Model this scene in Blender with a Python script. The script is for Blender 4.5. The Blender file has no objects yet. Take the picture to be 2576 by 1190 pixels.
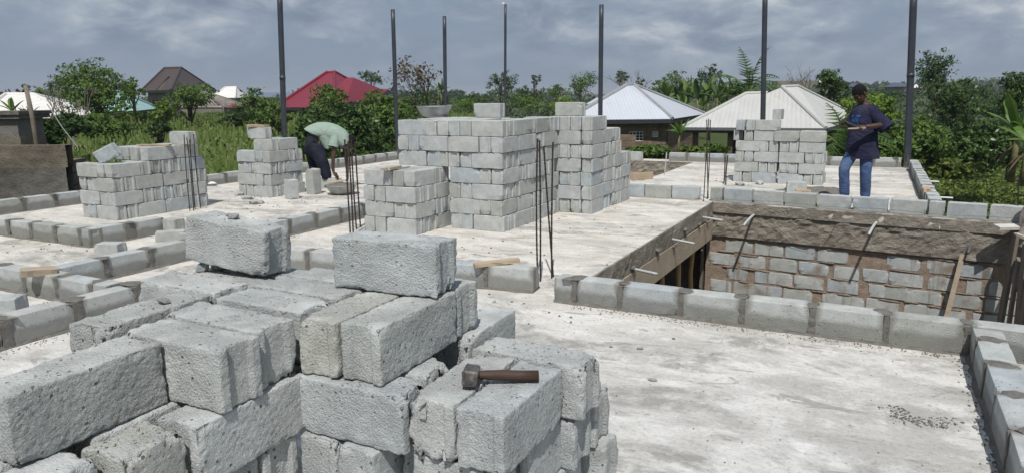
import bpy, bmesh, math, random
import numpy as np
from mathutils import Vector, Matrix, noise as mnoise

R = math.radians
S = bpy.context.scene
COL = S.collection

# ------------------------------------------------------------------ camera
CAM_H = 1.72
F, HY, ROLL, YAW = 1810.0, 238.0, R(-0.5), R(27.4)
PITCH = math.atan((595 - HY) / F)
fwd_h = Vector((-math.sin(YAW), math.cos(YAW), 0))
right0 = Vector((math.cos(YAW), math.sin(YAW), 0))
fwd = fwd_h * math.cos(PITCH) - Vector((0, 0, 1)) * math.sin(PITCH)
down0 = -Vector((0, 0, 1)) * math.cos(PITCH) - fwd_h * math.sin(PITCH)
c_, s_ = math.cos(ROLL), math.sin(ROLL)
cam_r = right0 * c_ - down0 * s_
cam_d = right0 * s_ + down0 * c_
cd = bpy.data.cameras.new('camera')
cam = bpy.data.objects.new('camera', cd)
COL.objects.link(cam)
m = Matrix.Identity(4)
for i in range(3):
    m[i][0], m[i][1], m[i][2] = cam_r[i], -cam_d[i], -fwd[i]
m[2][3] = CAM_H
cam.matrix_world = m
cd.sensor_width = 36.0
cd.sensor_fit = 'HORIZONTAL'
cd.lens = F / 2576 * 36
cd.clip_start = 0.05
cd.clip_end = 6000
S.camera = cam
CAM = Vector((0, 0, CAM_H))

def ray(x, y):
    return (fwd * F + cam_r * (x - 1288) + cam_d * (y - 595)).normalized()

def at(x, y, z=0.0):                       # world point seen at (x, y) of the survey sheet, on the level z
    d = ray(x, y)
    return CAM + d * ((z - CAM_H) / d.z)

def at_d(x, y, dist):                      # world point at a horizontal distance
    d = ray(x, y)
    return CAM + d * (dist / math.hypot(d.x, d.y))

def on_plane(x, y, p0, n):
    d = ray(x, y)
    return CAM + d * ((Vector(p0) - CAM).dot(n) / d.dot(n))

def sight(p):
    v = Vector(p) - CAM
    k = F / v.dot(fwd)
    return 1288 + v.dot(cam_r) * k, 595 + v.dot(cam_d) * k

def height_at(a, b, y):                    # level z over (a, b) that is seen at sheet row y
    lo, hi = -6.0, 12.0
    for _ in range(50):
        mid = (lo + hi) / 2
        if sight((a, b, mid))[1] > y: lo = mid
        else: hi = mid
    return (lo + hi) / 2

# ------------------------------------------------------------------ sky, sun, exposure
SUN = Vector((0.25, -0.58, 1.0)).normalized()
W = bpy.data.worlds.new('World')
S.world = W
W.use_nodes = True
nt = W.node_tree
nt.nodes.clear()
def wn(t, **kw):
    n = nt.nodes.new(t)
    for k, v in kw.items(): setattr(n, k, v)
    return n
out = wn('ShaderNodeOutputWorld')
bg = wn('ShaderNodeBackground')
bg.inputs['Strength'].default_value = 0.1
sky = wn('ShaderNodeTexSky', sky_type='NISHITA')
sky.sun_disc = False
sky.sun_elevation = math.asin(SUN.z)
sky.sun_rotation = math.atan2(SUN.x, SUN.y)
sky.dust_density = 2.0
tc = wn('ShaderNodeTexCoord')
sep = wn('ShaderNodeSeparateXYZ')
nt.links.new(tc.outputs['Generated'], sep.inputs[0])
def wmath(op, a, b=None, clamp=False):
    n = wn('ShaderNodeMath', operation=op, use_clamp=clamp)
    for i, v in enumerate((a, b)):
        if v is None: continue
        if isinstance(v, (int, float)): n.inputs[i].default_value = v
        else: nt.links.new(v, n.inputs[i])
    return n.outputs[0]
def wnoise(scale, detail, rough, off=0.0, dist=0.0):
    mp = wn('ShaderNodeMapping')
    mp.inputs['Location'].default_value = (off, off * 0.7, off * 0.3)
    mp.inputs['Scale'].default_value = (1.0, 1.0, 2.4)
    nt.links.new(tc.outputs['Generated'], mp.inputs[0])
    n = wn('ShaderNodeTexNoise')
    n.inputs['Scale'].default_value = scale
    n.inputs['Detail'].default_value = detail
    n.inputs['Roughness'].default_value = rough
    n.inputs['Distortion'].default_value = dist
    nt.links.new(mp.outputs[0], n.inputs['Vector'])
    return n.outputs['Fac']
def wramp(f, stops):
    n = wn('ShaderNodeValToRGB')
    e = n.color_ramp.elements
    while len(e) < len(stops): e.new(0.5)
    for k, (p, c) in enumerate(stops):
        e[k].position = p
        e[k].color = (*c, 1) if len(c) == 3 else c
    nt.links.new(f, n.inputs[0])
    return n.outputs[0]
def wmix(f, a, b):
    n = wn('ShaderNodeMix', data_type='RGBA')
    for s, v in (('Factor', f), ('A', a), ('B', b)):
        i = [q for q in n.inputs if q.name == s and (q.type == ('VALUE' if s == 'Factor' else 'RGBA'))][0]
        if isinstance(v, (int, float)): i.default_value = v
        elif isinstance(v, tuple): i.default_value = (*v, 1)
        else: nt.links.new(v, i)
    return [o for o in n.outputs if o.type == 'RGBA'][0]
K = 10.0
def kc(r, g, b): return (r * K, g * K, b * K)
base = wmix(0.9, sky.outputs[0], kc(0.225, 0.29, 0.395))
big = wnoise(4.2, 8, 0.56, 3.1, 0.25)
small = wnoise(10.0, 11, 0.58, 7.7, 0.25)
cov = wramp(big, [(0.36, (0, 0, 0)), (0.54, (1, 1, 1))])
tone = wramp(small, [(0.34, kc(0.19, 0.24, 0.32)), (0.45, kc(0.265, 0.32, 0.405)), (0.55, kc(0.40, 0.45, 0.52)), (0.67, kc(0.62, 0.655, 0.69))])
lowfade = wramp(sep.outputs['Z'], [(0.008, (0, 0, 0)), (0.065, (1, 1, 1))])
fac = wmath('MULTIPLY', cov, lowfade)
fac = wmath('MULTIPLY', fac, 0.9)
skycol = wmix(fac, base, tone)
nt.links.new(skycol, bg.inputs['Color'])
nt.links.new(bg.outputs[0], out.inputs['Surface'])

sl = bpy.data.lights.new('sun', 'SUN')
sl.energy = 4.1
sl.angle = R(0.53)
sl.color = (1.0, 0.965, 0.91)
sun = bpy.data.objects.new('sun', sl)
COL.objects.link(sun)
sun.rotation_euler = SUN.to_track_quat('Z', 'Y').to_euler()
sun.location = (0, 0, 30)

S.view_settings.view_transform = 'Standard'
S.view_settings.look = 'None'
S.view_settings.exposure = 0.0
S.view_settings.gamma = 1.0
S.view_settings.use_curve_mapping = False
S.cycles.max_bounces = 6
S.cycles.diffuse_bounces = 3
S.cycles.glossy_bounces = 2
S.cycles.transmission_bounces = 4
S.cycles.transparent_max_bounces = 8
rnd = random.Random(11)

# ------------------------------------------------------------------ materials
class N:
    def __init__(self, name, rough=0.9, spec=0.2):
        self.m = bpy.data.materials.new(name)
        self.m.use_nodes = True
        self.t = self.m.node_tree
        self.b = self.t.nodes['Principled BSDF']
        self.b.inputs['Roughness'].default_value = rough
        self.b.inputs['Specular IOR Level'].default_value = spec
        self.tc = self.t.nodes.new('ShaderNodeTexCoord')
        self.geo = self.t.nodes.new('ShaderNodeNewGeometry')
        self.oi = self.t.nodes.new('ShaderNodeObjectInfo')
    def link(self, a, b): self.t.links.new(a, b)
    def new(self, t, **kw):
        n = self.t.nodes.new(t)
        for k, v in kw.items(): setattr(n, k, v)
        return n
    def put(self, inp, v):
        if isinstance(v, (int, float)): inp.default_value = v
        elif isinstance(v, tuple): inp.default_value = (*v, 1) if len(v) == 3 and inp.type == 'RGBA' else v
        else: self.link(v, inp)
    def math(self, op, a, b=0.0, clamp=False):
        n = self.new('ShaderNodeMath', operation=op, use_clamp=clamp)
        self.put(n.inputs[0], a); self.put(n.inputs[1], b)
        return n.outputs[0]
    def vec(self, src='obj', scale=(1, 1, 1), rnd_off=False, loc=(0, 0, 0)):
        v = {'obj': self.tc.outputs['Object'], 'pos': self.geo.outputs['Position'], 'uv': self.tc.outputs['UV']}[src]
        if rnd_off:
            k = self.math('MULTIPLY', self.oi.outputs['Random'], 71.0)
            a = self.new('ShaderNodeVectorMath', operation='ADD')
            self.link(v, a.inputs[0]); self.link(k, a.inputs[1]); v = a.outputs[0]
        mp = self.new('ShaderNodeMapping')
        mp.inputs['Scale'].default_value = scale
        mp.inputs['Location'].default_value = loc
        self.link(v, mp.inputs[0])
        return mp.outputs[0]
    def noise(self, v, scale, detail=4, rough=0.55, dist=0.0):
        n = self.new('ShaderNodeTexNoise')
        n.inputs['Scale'].default_value = scale
        n.inputs['Detail'].default_value = detail
        n.inputs['Roughness'].default_value = rough
        n.inputs['Distortion'].default_value = dist
        self.link(v, n.inputs['Vector'])
        return n.outputs['Fac']
    def voro(self, v, scale, feature='F1'):
        n = self.new('ShaderNodeTexVoronoi', feature=feature)
        n.inputs['Scale'].default_value = scale
        self.link(v, n.inputs['Vector'])
        return n.outputs['Distance']
    def ramp(self, f, stops):
        n = self.new('ShaderNodeValToRGB')
        e = n.color_ramp.elements
        while len(e) < len(stops): e.new(0.5)
        for k, (p, c) in enumerate(stops):
            e[k].position = p
            c = (c, c, c) if isinstance(c, (int, float)) else c
            e[k].color = (*c, 1)
        self.link(f, n.inputs[0])
        return n.outputs[0]
    def mix(self, f, a, b, mode='MIX'):
        n = self.new('ShaderNodeMix', data_type='RGBA', blend_type=mode)
        ii = {q.name: q for q in n.inputs if (q.name == 'Factor' and q.type == 'VALUE') or q.type == 'RGBA'}
        self.put(ii['Factor'], f); self.put(ii['A'], a); self.put(ii['B'], b)
        return [o for o in n.outputs if o.type == 'RGBA'][0]
    def col(self, c): self.put(self.b.inputs['Base Color'], c); return self
    def bump(self, h, strength=0.5, dist=0.01):
        n = self.new('ShaderNodeBump')
        n.inputs['Strength'].default_value = strength
        n.inputs['Distance'].default_value = dist
        self.link(h, n.inputs['Height'])
        self.link(n.outputs[0], self.b.inputs['Normal'])
        return self

def simple(name, c, rough=0.8, spec=0.3, metal=0.0, var=0.12, scale=6.0, src='obj', bump=0.0):
    n = N(name, rough, spec)
    v = n.vec(src, rnd_off=(src == 'obj'))
    f = n.noise(v, scale, 5, 0.6)
    lo = tuple(x * (1 - var) for x in c); hi = tuple(x * (1 + var) for x in c)
    n.col(n.ramp(f, [(0.3, lo), (0.7, hi)]))
    n.b.inputs['Metallic'].default_value = metal
    if bump: n.bump(n.noise(v, scale * 6, 4, 0.6), bump, 0.01)
    return n.m

def block_material(name, wet=False, fine=False, buff=None):
    n = N(name, 0.95, 0.12)
    v = n.vec('obj', rnd_off=True)
    c = n.ramp(n.noise(v, 9, 8, 0.65), [(0.28, (0.38, 0.40, 0.398)), (0.5, (0.455, 0.475, 0.47)), (0.72, (0.53, 0.545, 0.54))])
    if fine: c = n.mix(1.0, c, (1.09, 1.09, 1.09), 'MULTIPLY')
    if buff: c = n.mix(n.ramp(n.noise(v, 6, 5, 0.65), [(0.32, 0.25), (0.6, 1.0)]), c, n.mix(1.0, c, buff, 'MULTIPLY'))
    tint = n.ramp(n.oi.outputs['Random'], [(0.0, (0.89, 0.935, 0.985)), (0.28, (1.0, 1.0, 1.0)), (0.58, (1.03, 1.02, 1.0)), (0.78, (0.97, 0.965, 0.935)), (0.92, (0.92, 0.91, 0.86)), (1.0, (0.79, 0.785, 0.745))])
    c = n.mix(0.42 if fine else 1.0, c, n.mix(1.0, c, tint, 'MULTIPLY'))
    blot = n.ramp(n.noise(v, 3.5, 4, 0.6), [(0.58, 0.0), (0.75, 1.0)])
    c = n.mix(n.math('MULTIPLY', blot, 0.28), c, (0.36, 0.35, 0.29))
    pit = n.ramp(n.voro(v, 55), [(0.10, 1.0), (0.24, 0.0)])
    pn = n.ramp(n.noise(v, 7, 2), [(0.45, 0.0), (0.62, 1.0)])
    pm = n.math('MULTIPLY', pit, pn)
    c = n.mix(n.math('MULTIPLY', pm, 0.55), c, (0.13, 0.135, 0.13))
    grain = n.noise(v, 150, 5, 0.78, 0.3)
    grain2 = n.noise(v, 260, 3, 0.6)
    pore = n.math('MULTIPLY', n.ramp(n.voro(v, 27), [(0.09, 1.0), (0.15, 0.0)]), n.ramp(n.noise(v, 5, 3), [(0.44, 0.0), (0.56, 1.0)]))
    c = n.mix(n.math('MULTIPLY', pore, 0.75), c, (0.07, 0.07, 0.068))
    c = n.mix(1.0, c, n.ramp(grain, [(0.25, 0.78), (0.75, 1.18)]), 'MULTIPLY')
    if wet:
        sp = n.new('ShaderNodeSeparateXYZ'); n.link(n.tc.outputs['Object'], sp.inputs[0])
        w = n.noise(n.vec('obj', rnd_off=True), 14, 4, 0.6)
        w2 = n.noise(n.vec('obj', rnd_off=True), 4.5, 2, 0.5)
        ax = n.math('ABSOLUTE', sp.outputs['X'])
        wob = n.math('ADD', n.math('MULTIPLY', w, 0.03), n.math('MULTIPLY', w2, 0.085))
        hb = n.math('SUBTRACT', n.math('ADD', 0.052, wob), sp.outputs['Z'])
        eb = n.math('SUBTRACT', n.math('ADD', ax, wob), 0.248)
        mx = n.math('MAXIMUM', hb, eb)
        st = n.ramp(n.math('ADD', n.math('MULTIPLY', mx, 14), 0.5), [(0.2, 0.0), (0.75, 1.0)])
        c = n.mix(n.math('MULTIPLY', st, 0.66), c, (0.16, 0.155, 0.135))
    n.col(c)
    h = n.math('ADD', n.math('MULTIPLY', grain, 1.0), n.math('MULTIPLY', grain2, 0.5))
    h = n.math('SUBTRACT', h, n.math('MULTIPLY', pm, 0.9))
    h = n.math('ADD', h, n.math('MULTIPLY', n.voro(v, 150, 'SMOOTH_F1'), -0.7))
    calm = n.ramp(n.noise(v, 4.2, 4, 0.6), [(0.34, 0.35), (0.6, 1.15)])
    h = n.math('SUBTRACT', n.math('MULTIPLY', h, calm), n.math('MULTIPLY', pore, 1.4))
    n.bump(h, 1.0 if fine else 0.8, 0.0085)
    return n.m

M = {}
def pit_brick():
    m_ = block_material('splashed_pit_block')
    t = m_.node_tree; b = t.nodes['Principled BSDF']
    src = b.inputs['Base Color'].links[0].from_socket
    g_ = [q for q in t.nodes if q.type == 'NEW_GEOMETRY'][0]
    mp = t.nodes.new('ShaderNodeMapping'); mp.inputs['Scale'].default_value = (9, 9, 0.7); t.links.new(g_.outputs['Position'], mp.inputs[0])
    no = t.nodes.new('ShaderNodeTexNoise'); no.inputs['Scale'].default_value = 1.0; no.inputs['Detail'].default_value = 6; t.links.new(mp.outputs[0], no.inputs['Vector'])
    n2 = t.nodes.new('ShaderNodeTexNoise'); n2.inputs['Scale'].default_value = 3.2; n2.inputs['Detail'].default_value = 7; t.links.new(g_.outputs['Position'], n2.inputs['Vector'])
    def rp(f, a, b_):
        r_ = t.nodes.new('ShaderNodeValToRGB'); r_.color_ramp.elements[0].position = a; r_.color_ramp.elements[1].position = b_; t.links.new(f, r_.inputs[0]); return r_.outputs[0]
    def mx(f, a, col):
        x = t.nodes.new('ShaderNodeMix'); x.data_type = 'RGBA'
        ii = [q for q in x.inputs if q.type == 'RGBA']; fi = [q for q in x.inputs if q.name == 'Factor' and q.type == 'VALUE'][0]
        t.links.new(f, fi); t.links.new(a, ii[0]); ii[1].default_value = (*col, 1)
        return [q for q in x.outputs if q.type == 'RGBA'][0]
    c = mx(rp(no.outputs['Fac'], 0.57, 0.68), src, (0.21, 0.195, 0.17))
    c = mx(rp(n2.outputs['Fac'], 0.56, 0.70), c, (0.27, 0.22, 0.175))
    t.links.new(c, b.inputs['Base Color'])
    return m_
M['block'] = block_material('sandcrete_block')
M['block_fine'] = block_material('sandcrete_block_close', fine=True)
M['block_buff'] = block_material('buff_stained_block', fine=True, buff=(0.97, 0.94, 0.865))
M['pit_brick'] = pit_brick()
M['laid'] = block_material('laid_block_mortar_stained', wet=True)

def mortar_mat(name, a, b):
    n = N(name, 0.9, 0.25)
    v = n.vec('pos')
    n.col(n.ramp(n.noise(v, 14, 6, 0.65), [(0.3, a), (0.7, b)]))
    n.bump(n.noise(v, 45, 5, 0.7), 0.9, 0.02)
    return n.m
M['mortar'] = mortar_mat('wet_mortar', (0.125, 0.118, 0.105), (0.215, 0.205, 0.185))
M['mortar_dry'] = mortar_mat('drying_mortar', (0.20, 0.18, 0.15), (0.31, 0.29, 0.25))
M['mortar_brown'] = mortar_mat('brown_mortar', (0.22, 0.165, 0.125), (0.36, 0.285, 0.225))

def floor_mat():
    n = N('cement_washed_slab', 0.85, 0.2)
    v = n.vec('pos')
    st = n.vec('pos', scale=(0.85, 1.7, 1.0))
    sp = n.new('ShaderNodeSeparateXYZ'); n.link(v, sp.inputs[0])
    c = n.ramp(n.noise(v, 1.3, 8, 0.66), [(0.3, (0.44, 0.43, 0.405)), (0.5, (0.565, 0.56, 0.54)), (0.7, (0.65, 0.648, 0.64))])
    cream = n.math('MULTIPLY', n.math('ADD', n.math('MULTIPLY', n.math('SUBTRACT', sp.outputs['Y'], 3.0), 0.22, True), n.math('MULTIPLY', sp.outputs['X'], -0.07, True), True), 0.62)
    c = n.mix(cream, c, (0.61, 0.555, 0.475))
    wh = n.ramp(n.noise(st, 2.6, 10, 0.74, 0.4), [(0.46, 0.0), (0.62, 1.0)])
    c = n.mix(n.math('MULTIPLY', wh, 0.55), c, (0.76, 0.755, 0.74))
    s1 = n.ramp(n.noise(st, 1.5, 10, 0.72, 0.5), [(0.47, 0.0), (0.64, 1.0)])
    c = n.mix(n.math('MULTIPLY', s1, 0.72), c, (0.37, 0.36, 0.335))
    s2 = n.ramp(n.noise(st, 0.8, 9, 0.68, 0.7), [(0.515, 0.0), (0.585, 1.0)])
    brk = n.ramp(n.noise(v, 7, 8, 0.75), [(0.40, 0.0), (0.54, 1.0)])
    c = n.mix(n.math('MULTIPLY', n.math('MULTIPLY', s2, brk), 0.88), c, (0.30, 0.29, 0.268))
    s3 = n.ramp(n.noise(n.vec('pos', scale=(0.8, 1.7, 1), loc=(3, 5, 0)), 2.6, 7, 0.62, 0.8), [(0.605, 0.0), (0.645, 1.0)])
    c = n.mix(n.math('MULTIPLY', s3, 0.8), c, (0.30, 0.29, 0.27))
    pc = at(2318, 1048, 0.0)
    dx = n.math('SUBTRACT', sp.outputs['X'], pc.x); dy = n.math('SUBTRACT', sp.outputs['Y'], pc.y)
    dd = n.math('SQRT', n.math('ADD', n.math('MULTIPLY', dx, dx), n.math('MULTIPLY', n.math('MULTIPLY', dy, dy), 1.8)))
    dm_ = n.ramp(n.math('ADD', n.math('MULTIPLY', dd, 1.1), n.math('MULTIPLY', n.math('SUBTRACT', n.noise(v, 6, 7, 0.72), 0.5), 1.1)), [(0.12, 1.0), (0.34, 0.0)])
    c = n.mix(n.math('MULTIPLY', dm_, 0.6), c, (0.29, 0.285, 0.265))
    for (qx, qy, rad, amt) in ((2230, 1120, 0.62, 0.5), (1990, 975, 0.34, 0.5), (2330, 985, 0.40, 0.42), (1850, 1060, 0.16, 0.5), (1700, 800, 0.3, 0.35)):
        pc = at(qx, qy, 0.0)
        dx = n.math('SUBTRACT', sp.outputs['X'], pc.x); dy = n.math('SUBTRACT', sp.outputs['Y'], pc.y)
        dd = n.math('SQRT', n.math('ADD', n.math('MULTIPLY', dx, dx), n.math('MULTIPLY', n.math('MULTIPLY', dy, dy), 2.2)))
        dm_ = n.ramp(n.math('ADD', n.math('MULTIPLY', dd, 0.5 / rad), n.math('MULTIPLY', n.math('SUBTRACT', n.noise(n.vec('pos', loc=(qx, qy, 0)), 5.5, 9, 0.75), 0.5), 1.5)), [(0.22, 1.0), (0.46, 0.0)])
        c = n.mix(n.math('MULTIPLY', dm_, amt), c, (0.33, 0.32, 0.30))
    sg = n.ramp(n.noise(v, 34, 6, 0.78), [(0.30, 0.58), (0.47, 0.98), (0.8, 1.10)])
    c = n.mix(1.0, c, sg, 'MULTIPLY')
    speck = n.ramp(n.voro(v, 13), [(0.05, 1.0), (0.09, 0.0)])
    c = n.mix(n.math('MULTIPLY', n.math('MULTIPLY', speck, n.ramp(n.noise(v, 2.2, 3), [(0.45, 0.0), (0.6, 1.0)])), 0.55), c, (0.27, 0.255, 0.23))
    sk2 = n.math('MULTIPLY', n.ramp(n.voro(v, 42), [(0.06, 1.0), (0.13, 0.0)]), n.ramp(n.noise(v, 3.1, 4), [(0.42, 0.0), (0.6, 1.0)]))
    c = n.mix(n.math('MULTIPLY', sk2, 0.6), c, (0.24, 0.23, 0.21))
    n.col(c)
    h = n.math('ADD', n.noise(st, 16, 8, 0.7), n.math('MULTIPLY', n.noise(v, 60, 5, 0.75), 0.6))
    n.bump(h, 0.6, 0.014)
    return n.m
M['floor'] = floor_mat()

def rough_conc(name, a, b, c3, stretch=(1.0, 1.0, 1.5), scale=2.2):
    n = N(name, 0.95, 0.1)
    v = n.vec('pos', scale=stretch)
    p = n.vec('pos')
    c = n.ramp(n.noise(v, scale, 9, 0.68, 0.4), [(0.32, a), (0.52, b), (0.72, c3)])
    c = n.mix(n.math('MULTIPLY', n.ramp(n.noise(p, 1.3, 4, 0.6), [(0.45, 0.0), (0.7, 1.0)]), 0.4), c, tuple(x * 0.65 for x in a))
    n.col(c)
    h = n.math('ADD', n.noise(v, scale * 4, 8, 0.7), n.math('MULTIPLY', n.noise(p, 55, 4, 0.7), 0.4))
    n.bump(h, 1.0, 0.07)
    return n.m
M['beam'] = rough_conc('raw_brown_concrete', (0.255, 0.225, 0.185), (0.345, 0.31, 0.262), (0.45, 0.41, 0.355))
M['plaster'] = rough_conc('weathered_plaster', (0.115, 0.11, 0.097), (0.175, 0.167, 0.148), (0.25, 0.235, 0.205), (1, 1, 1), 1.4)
M['plaster_brown'] = rough_conc('brown_plaster', (0.15, 0.128, 0.10), (0.22, 0.19, 0.15), (0.29, 0.255, 0.205), (1, 1, 1), 1.4)
M['plaster_light'] = rough_conc('light_plaster', (0.17, 0.16, 0.145), (0.22, 0.21, 0.19), (0.28, 0.265, 0.24), (1, 1, 1), 0.9)

def wood_mat(name, a, b, rough=0.85):
    n = N(name, rough, 0.2)
    v = n.vec('obj', scale=(1.0, 14.0, 14.0), rnd_off=True)
    c = n.ramp(n.noise(v, 3.0, 7, 0.65, 0.5), [(0.3, a), (0.7, b)])
    c = n.mix(0.4, c, n.ramp(n.noise(n.vec('obj', rnd_off=True), 6, 5), [(0.35, a), (0.7, b)]))
    n.col(c); n.bump(n.noise(v, 9, 6, 0.7), 0.5, 0.006)
    return n.m
M['wood'] = wood_mat('pale_wood', (0.33, 0.25, 0.17), (0.50, 0.40, 0.29))
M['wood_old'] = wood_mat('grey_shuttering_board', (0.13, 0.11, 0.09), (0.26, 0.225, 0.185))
M['wood_brown'] = wood_mat('brown_shuttering_board', (0.28, 0.225, 0.165), (0.46, 0.385, 0.295))
M['wood_white'] = wood_mat('splashed_board', (0.42, 0.40, 0.36), (0.66, 0.64, 0.60))
M['bamboo'] = wood_mat('bamboo', (0.34, 0.22, 0.11), (0.52, 0.37, 0.20))
M['handle'] = wood_mat('rusty_handle', (0.035, 0.022, 0.018), (0.10, 0.06, 0.045), 0.5)

def rust_mat():
    n = N('rusty_bar', 0.75, 0.4)
    v = n.vec('pos')
    n.col(n.ramp(n.noise(v, 25, 5, 0.7), [(0.3, (0.022, 0.018, 0.017)), (0.55, (0.045, 0.034, 0.029)), (0.75, (0.11, 0.07, 0.05))]))
    n.b.inputs['Metallic'].default_value = 0.3
    return n.m
M['rebar'] = rust_mat()

def steel_head():
    n = N('worn_steel', 0.42, 0.5)
    v = n.vec('obj')
    n.col(n.ramp(n.noise(v, 38, 6, 0.7), [(0.3, (0.07, 0.055, 0.045)), (0.5, (0.17, 0.15, 0.14)), (0.68, (0.36, 0.34, 0.32))]))
    n.b.inputs['Metallic'].default_value = 0.75
    n.bump(n.noise(v, 90, 4, 0.6), 0.25, 0.004)
    return n.m
M['steel'] = steel_head()

def pipe_mat():
    n = N('dark_grey_pvc', 0.42, 0.45)
    v = n.vec('pos')
    c = n.ramp(n.noise(v, 5, 6, 0.6), [(0.3, (0.026, 0.031, 0.040)), (0.7, (0.044, 0.05, 0.062))])
    sp = n.new('ShaderNodeSeparateXYZ'); n.link(v, sp.inputs[0])
    base = n.ramp(n.math('ADD', sp.outputs['Z'], n.math('MULTIPLY', n.noise(v, 22, 5, 0.7), 1.2)), [(0.55, 1.0), (0.95, 0.0)])
    c = n.mix(n.math('MULTIPLY', base, 0.65), c, (0.30, 0.30, 0.28))
    n.col(c)
    return n.m
M['pipe'] = pipe_mat()
M['pipe_grey'] = simple('grey_conduit', (0.42, 0.43, 0.43), 0.5, 0.4)
M['pipe_dark'] = simple('conduit_dark', (0.10, 0.10, 0.10), 0.6)
M['alu'] = simple('dull_aluminium', (0.42, 0.43, 0.43), 0.5, 0.5, 0.65, 0.25, 9)
M['white'] = simple('white_plastic', (0.7, 0.7, 0.72), 0.6)
M['black'] = simple('black_plastic', (0.012, 0.012, 0.014), 0.45, 0.5)
M['blue'] = simple('blue_paper', (0.16, 0.26, 0.42), 0.7, 0.3, 0, 0.5, 12)
M['sack'] = simple('paper_sack', (0.40, 0.34, 0.30), 0.8, 0.2, 0, 0.35, 14, bump=0.6)
M['string'] = simple('green_twine', (0.06, 0.16, 0.11), 0.8)
M['wire'] = simple('tie_wire', (0.05, 0.045, 0.04), 0.6)

# ------------------------------------------------------------------ helpers
def P(o, label=None, cat=None, group=None, kind=None):
    for k, v in (('label', label), ('category', cat), ('group', group), ('kind', kind)):
        if v: o[k] = v
    return o

def link(name, me, mat=None, parent=None, loc=None, rot=None, smooth=False):
    o = bpy.data.objects.new(name, me)
    COL.objects.link(o)
    if mat is not None and len(me.materials) == 0: me.materials.append(M[mat] if isinstance(mat, str) else mat)
    if parent is not None: o.parent = parent
    if loc is not None: o.location = loc
    if rot is not None: o.rotation_euler = rot if hasattr(rot, '__len__') else (0, 0, rot)
    if smooth:
        me.polygons.foreach_set('use_smooth', [True] * len(me.polygons))
    return o

def empty(name, loc=(0, 0, 0), yaw=0.0):
    o = bpy.data.objects.new(name, None)
    COL.objects.link(o)
    o.location = loc
    o.rotation_euler = (0, 0, yaw)
    o.empty_display_size = 0.1
    return o

def pymesh(name, v, f):
    me = bpy.data.meshes.new(name)
    me.from_pydata([tuple(x) for x in v], [], f)
    me.update()
    return me

def npmesh(name, V, Q):                     # numpy verts, equal-sized polygons
    me = bpy.data.meshes.new(name)
    k = Q.shape[1]
    me.vertices.add(len(V)); me.vertices.foreach_set('co', np.asarray(V, np.float32).ravel())
    me.loops.add(Q.size); me.loops.foreach_set('vertex_index', Q.astype(np.int32).ravel())
    me.polygons.add(len(Q))
    me.polygons.foreach_set('loop_start', np.arange(0, Q.size, k, dtype=np.int32))
    me.polygons.foreach_set('loop_total', np.full(len(Q), k, np.int32))
    me.update(calc_edges=True)
    return me

class Geo:                                   # collects shapes into one mesh
    def __init__(self): self.v, self.f = [], []
    def add(self, v, f):
        k = len(self.v)
        self.v += [tuple(x) for x in v]
        self.f += [tuple(i + k for i in q) for q in f]
        return self
    def box(self, x0, x1, y0, y1, z0, z1, mat=None):
        v = [(x0, y0, z0), (x1, y0, z0), (x1, y1, z0), (x0, y1, z0), (x0, y0, z1), (x1, y0, z1), (x1, y1, z1), (x0, y1, z1)]
        if mat is not None: v = [mat @ Vector(p) for p in v]
        return self.add(v, [(3, 2, 1, 0), (4, 5, 6, 7), (0, 1, 5, 4), (1, 2, 6, 5), (2, 3, 7, 6), (3, 0, 4, 7)])
    def prism(self, pts, z0, z1):
        n = len(pts)
        v = [(p[0], p[1], z0) for p in pts] + [(p[0], p[1], z1) for p in pts]
        f = [tuple(reversed(range(n))), tuple(range(n, 2 * n))] + [(i, (i + 1) % n, n + (i + 1) % n, n + i) for i in range(n)]
        return self.add(v, f)
    def tube(self, pts, rad, sides=8, cap=True):
        pts = [Vector(p) for p in pts]
        rad = [rad] * len(pts) if isinstance(rad, (int, float)) else rad
        rings, prev = [], None
        for i, p in enumerate(pts):
            t = (pts[min(i + 1, len(pts) - 1)] - pts[max(i - 1, 0)]).normalized()
            if prev is None:
                u = t.cross(Vector((0, 0, 1)) if abs(t.z) < 0.9 else Vector((1, 0, 0))).normalized()
            else:
                u = (prev - t * prev.dot(t)).normalized()
            prev = u
            w = t.cross(u)
            rings.append([p + (u * math.cos(2 * math.pi * k / sides) + w * math.sin(2 * math.pi * k / sides)) * rad[i] for k in range(sides)])
        v = [q for r_ in rings for q in r_]
        f = []
        for i in range(len(rings) - 1):
            for k in range(sides):
                a, b = i * sides + k, i * sides + (k + 1) % sides
                f.append((a, b, b + sides, a + sides))
        if cap:
            f.append(tuple(reversed(range(sides))))
            f.append(tuple(range((len(rings) - 1) * sides, len(rings) * sides)))
        return self.add(v, f)
    def rings(self, rings, cap=True):        # explicit rings of equal point count
        s = len(rings[0])
        v = [q for r_ in rings for q in r_]
        f = []
        for i in range(len(rings) - 1):
            for k in range(s):
                a, b = i * s + k, i * s + (k + 1) % s
                f.append((a, b, b + s, a + s))
        if cap:
            f.append(tuple(reversed(range(s))))
            f.append(tuple(range((len(rings) - 1) * s, len(rings) * s)))
        return self.add(v, f)
    def mesh(self, name): return pymesh(name, self.v, self.f)

def nz(x, y, z): return mnoise.noise(Vector((x, y, z)))

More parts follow.
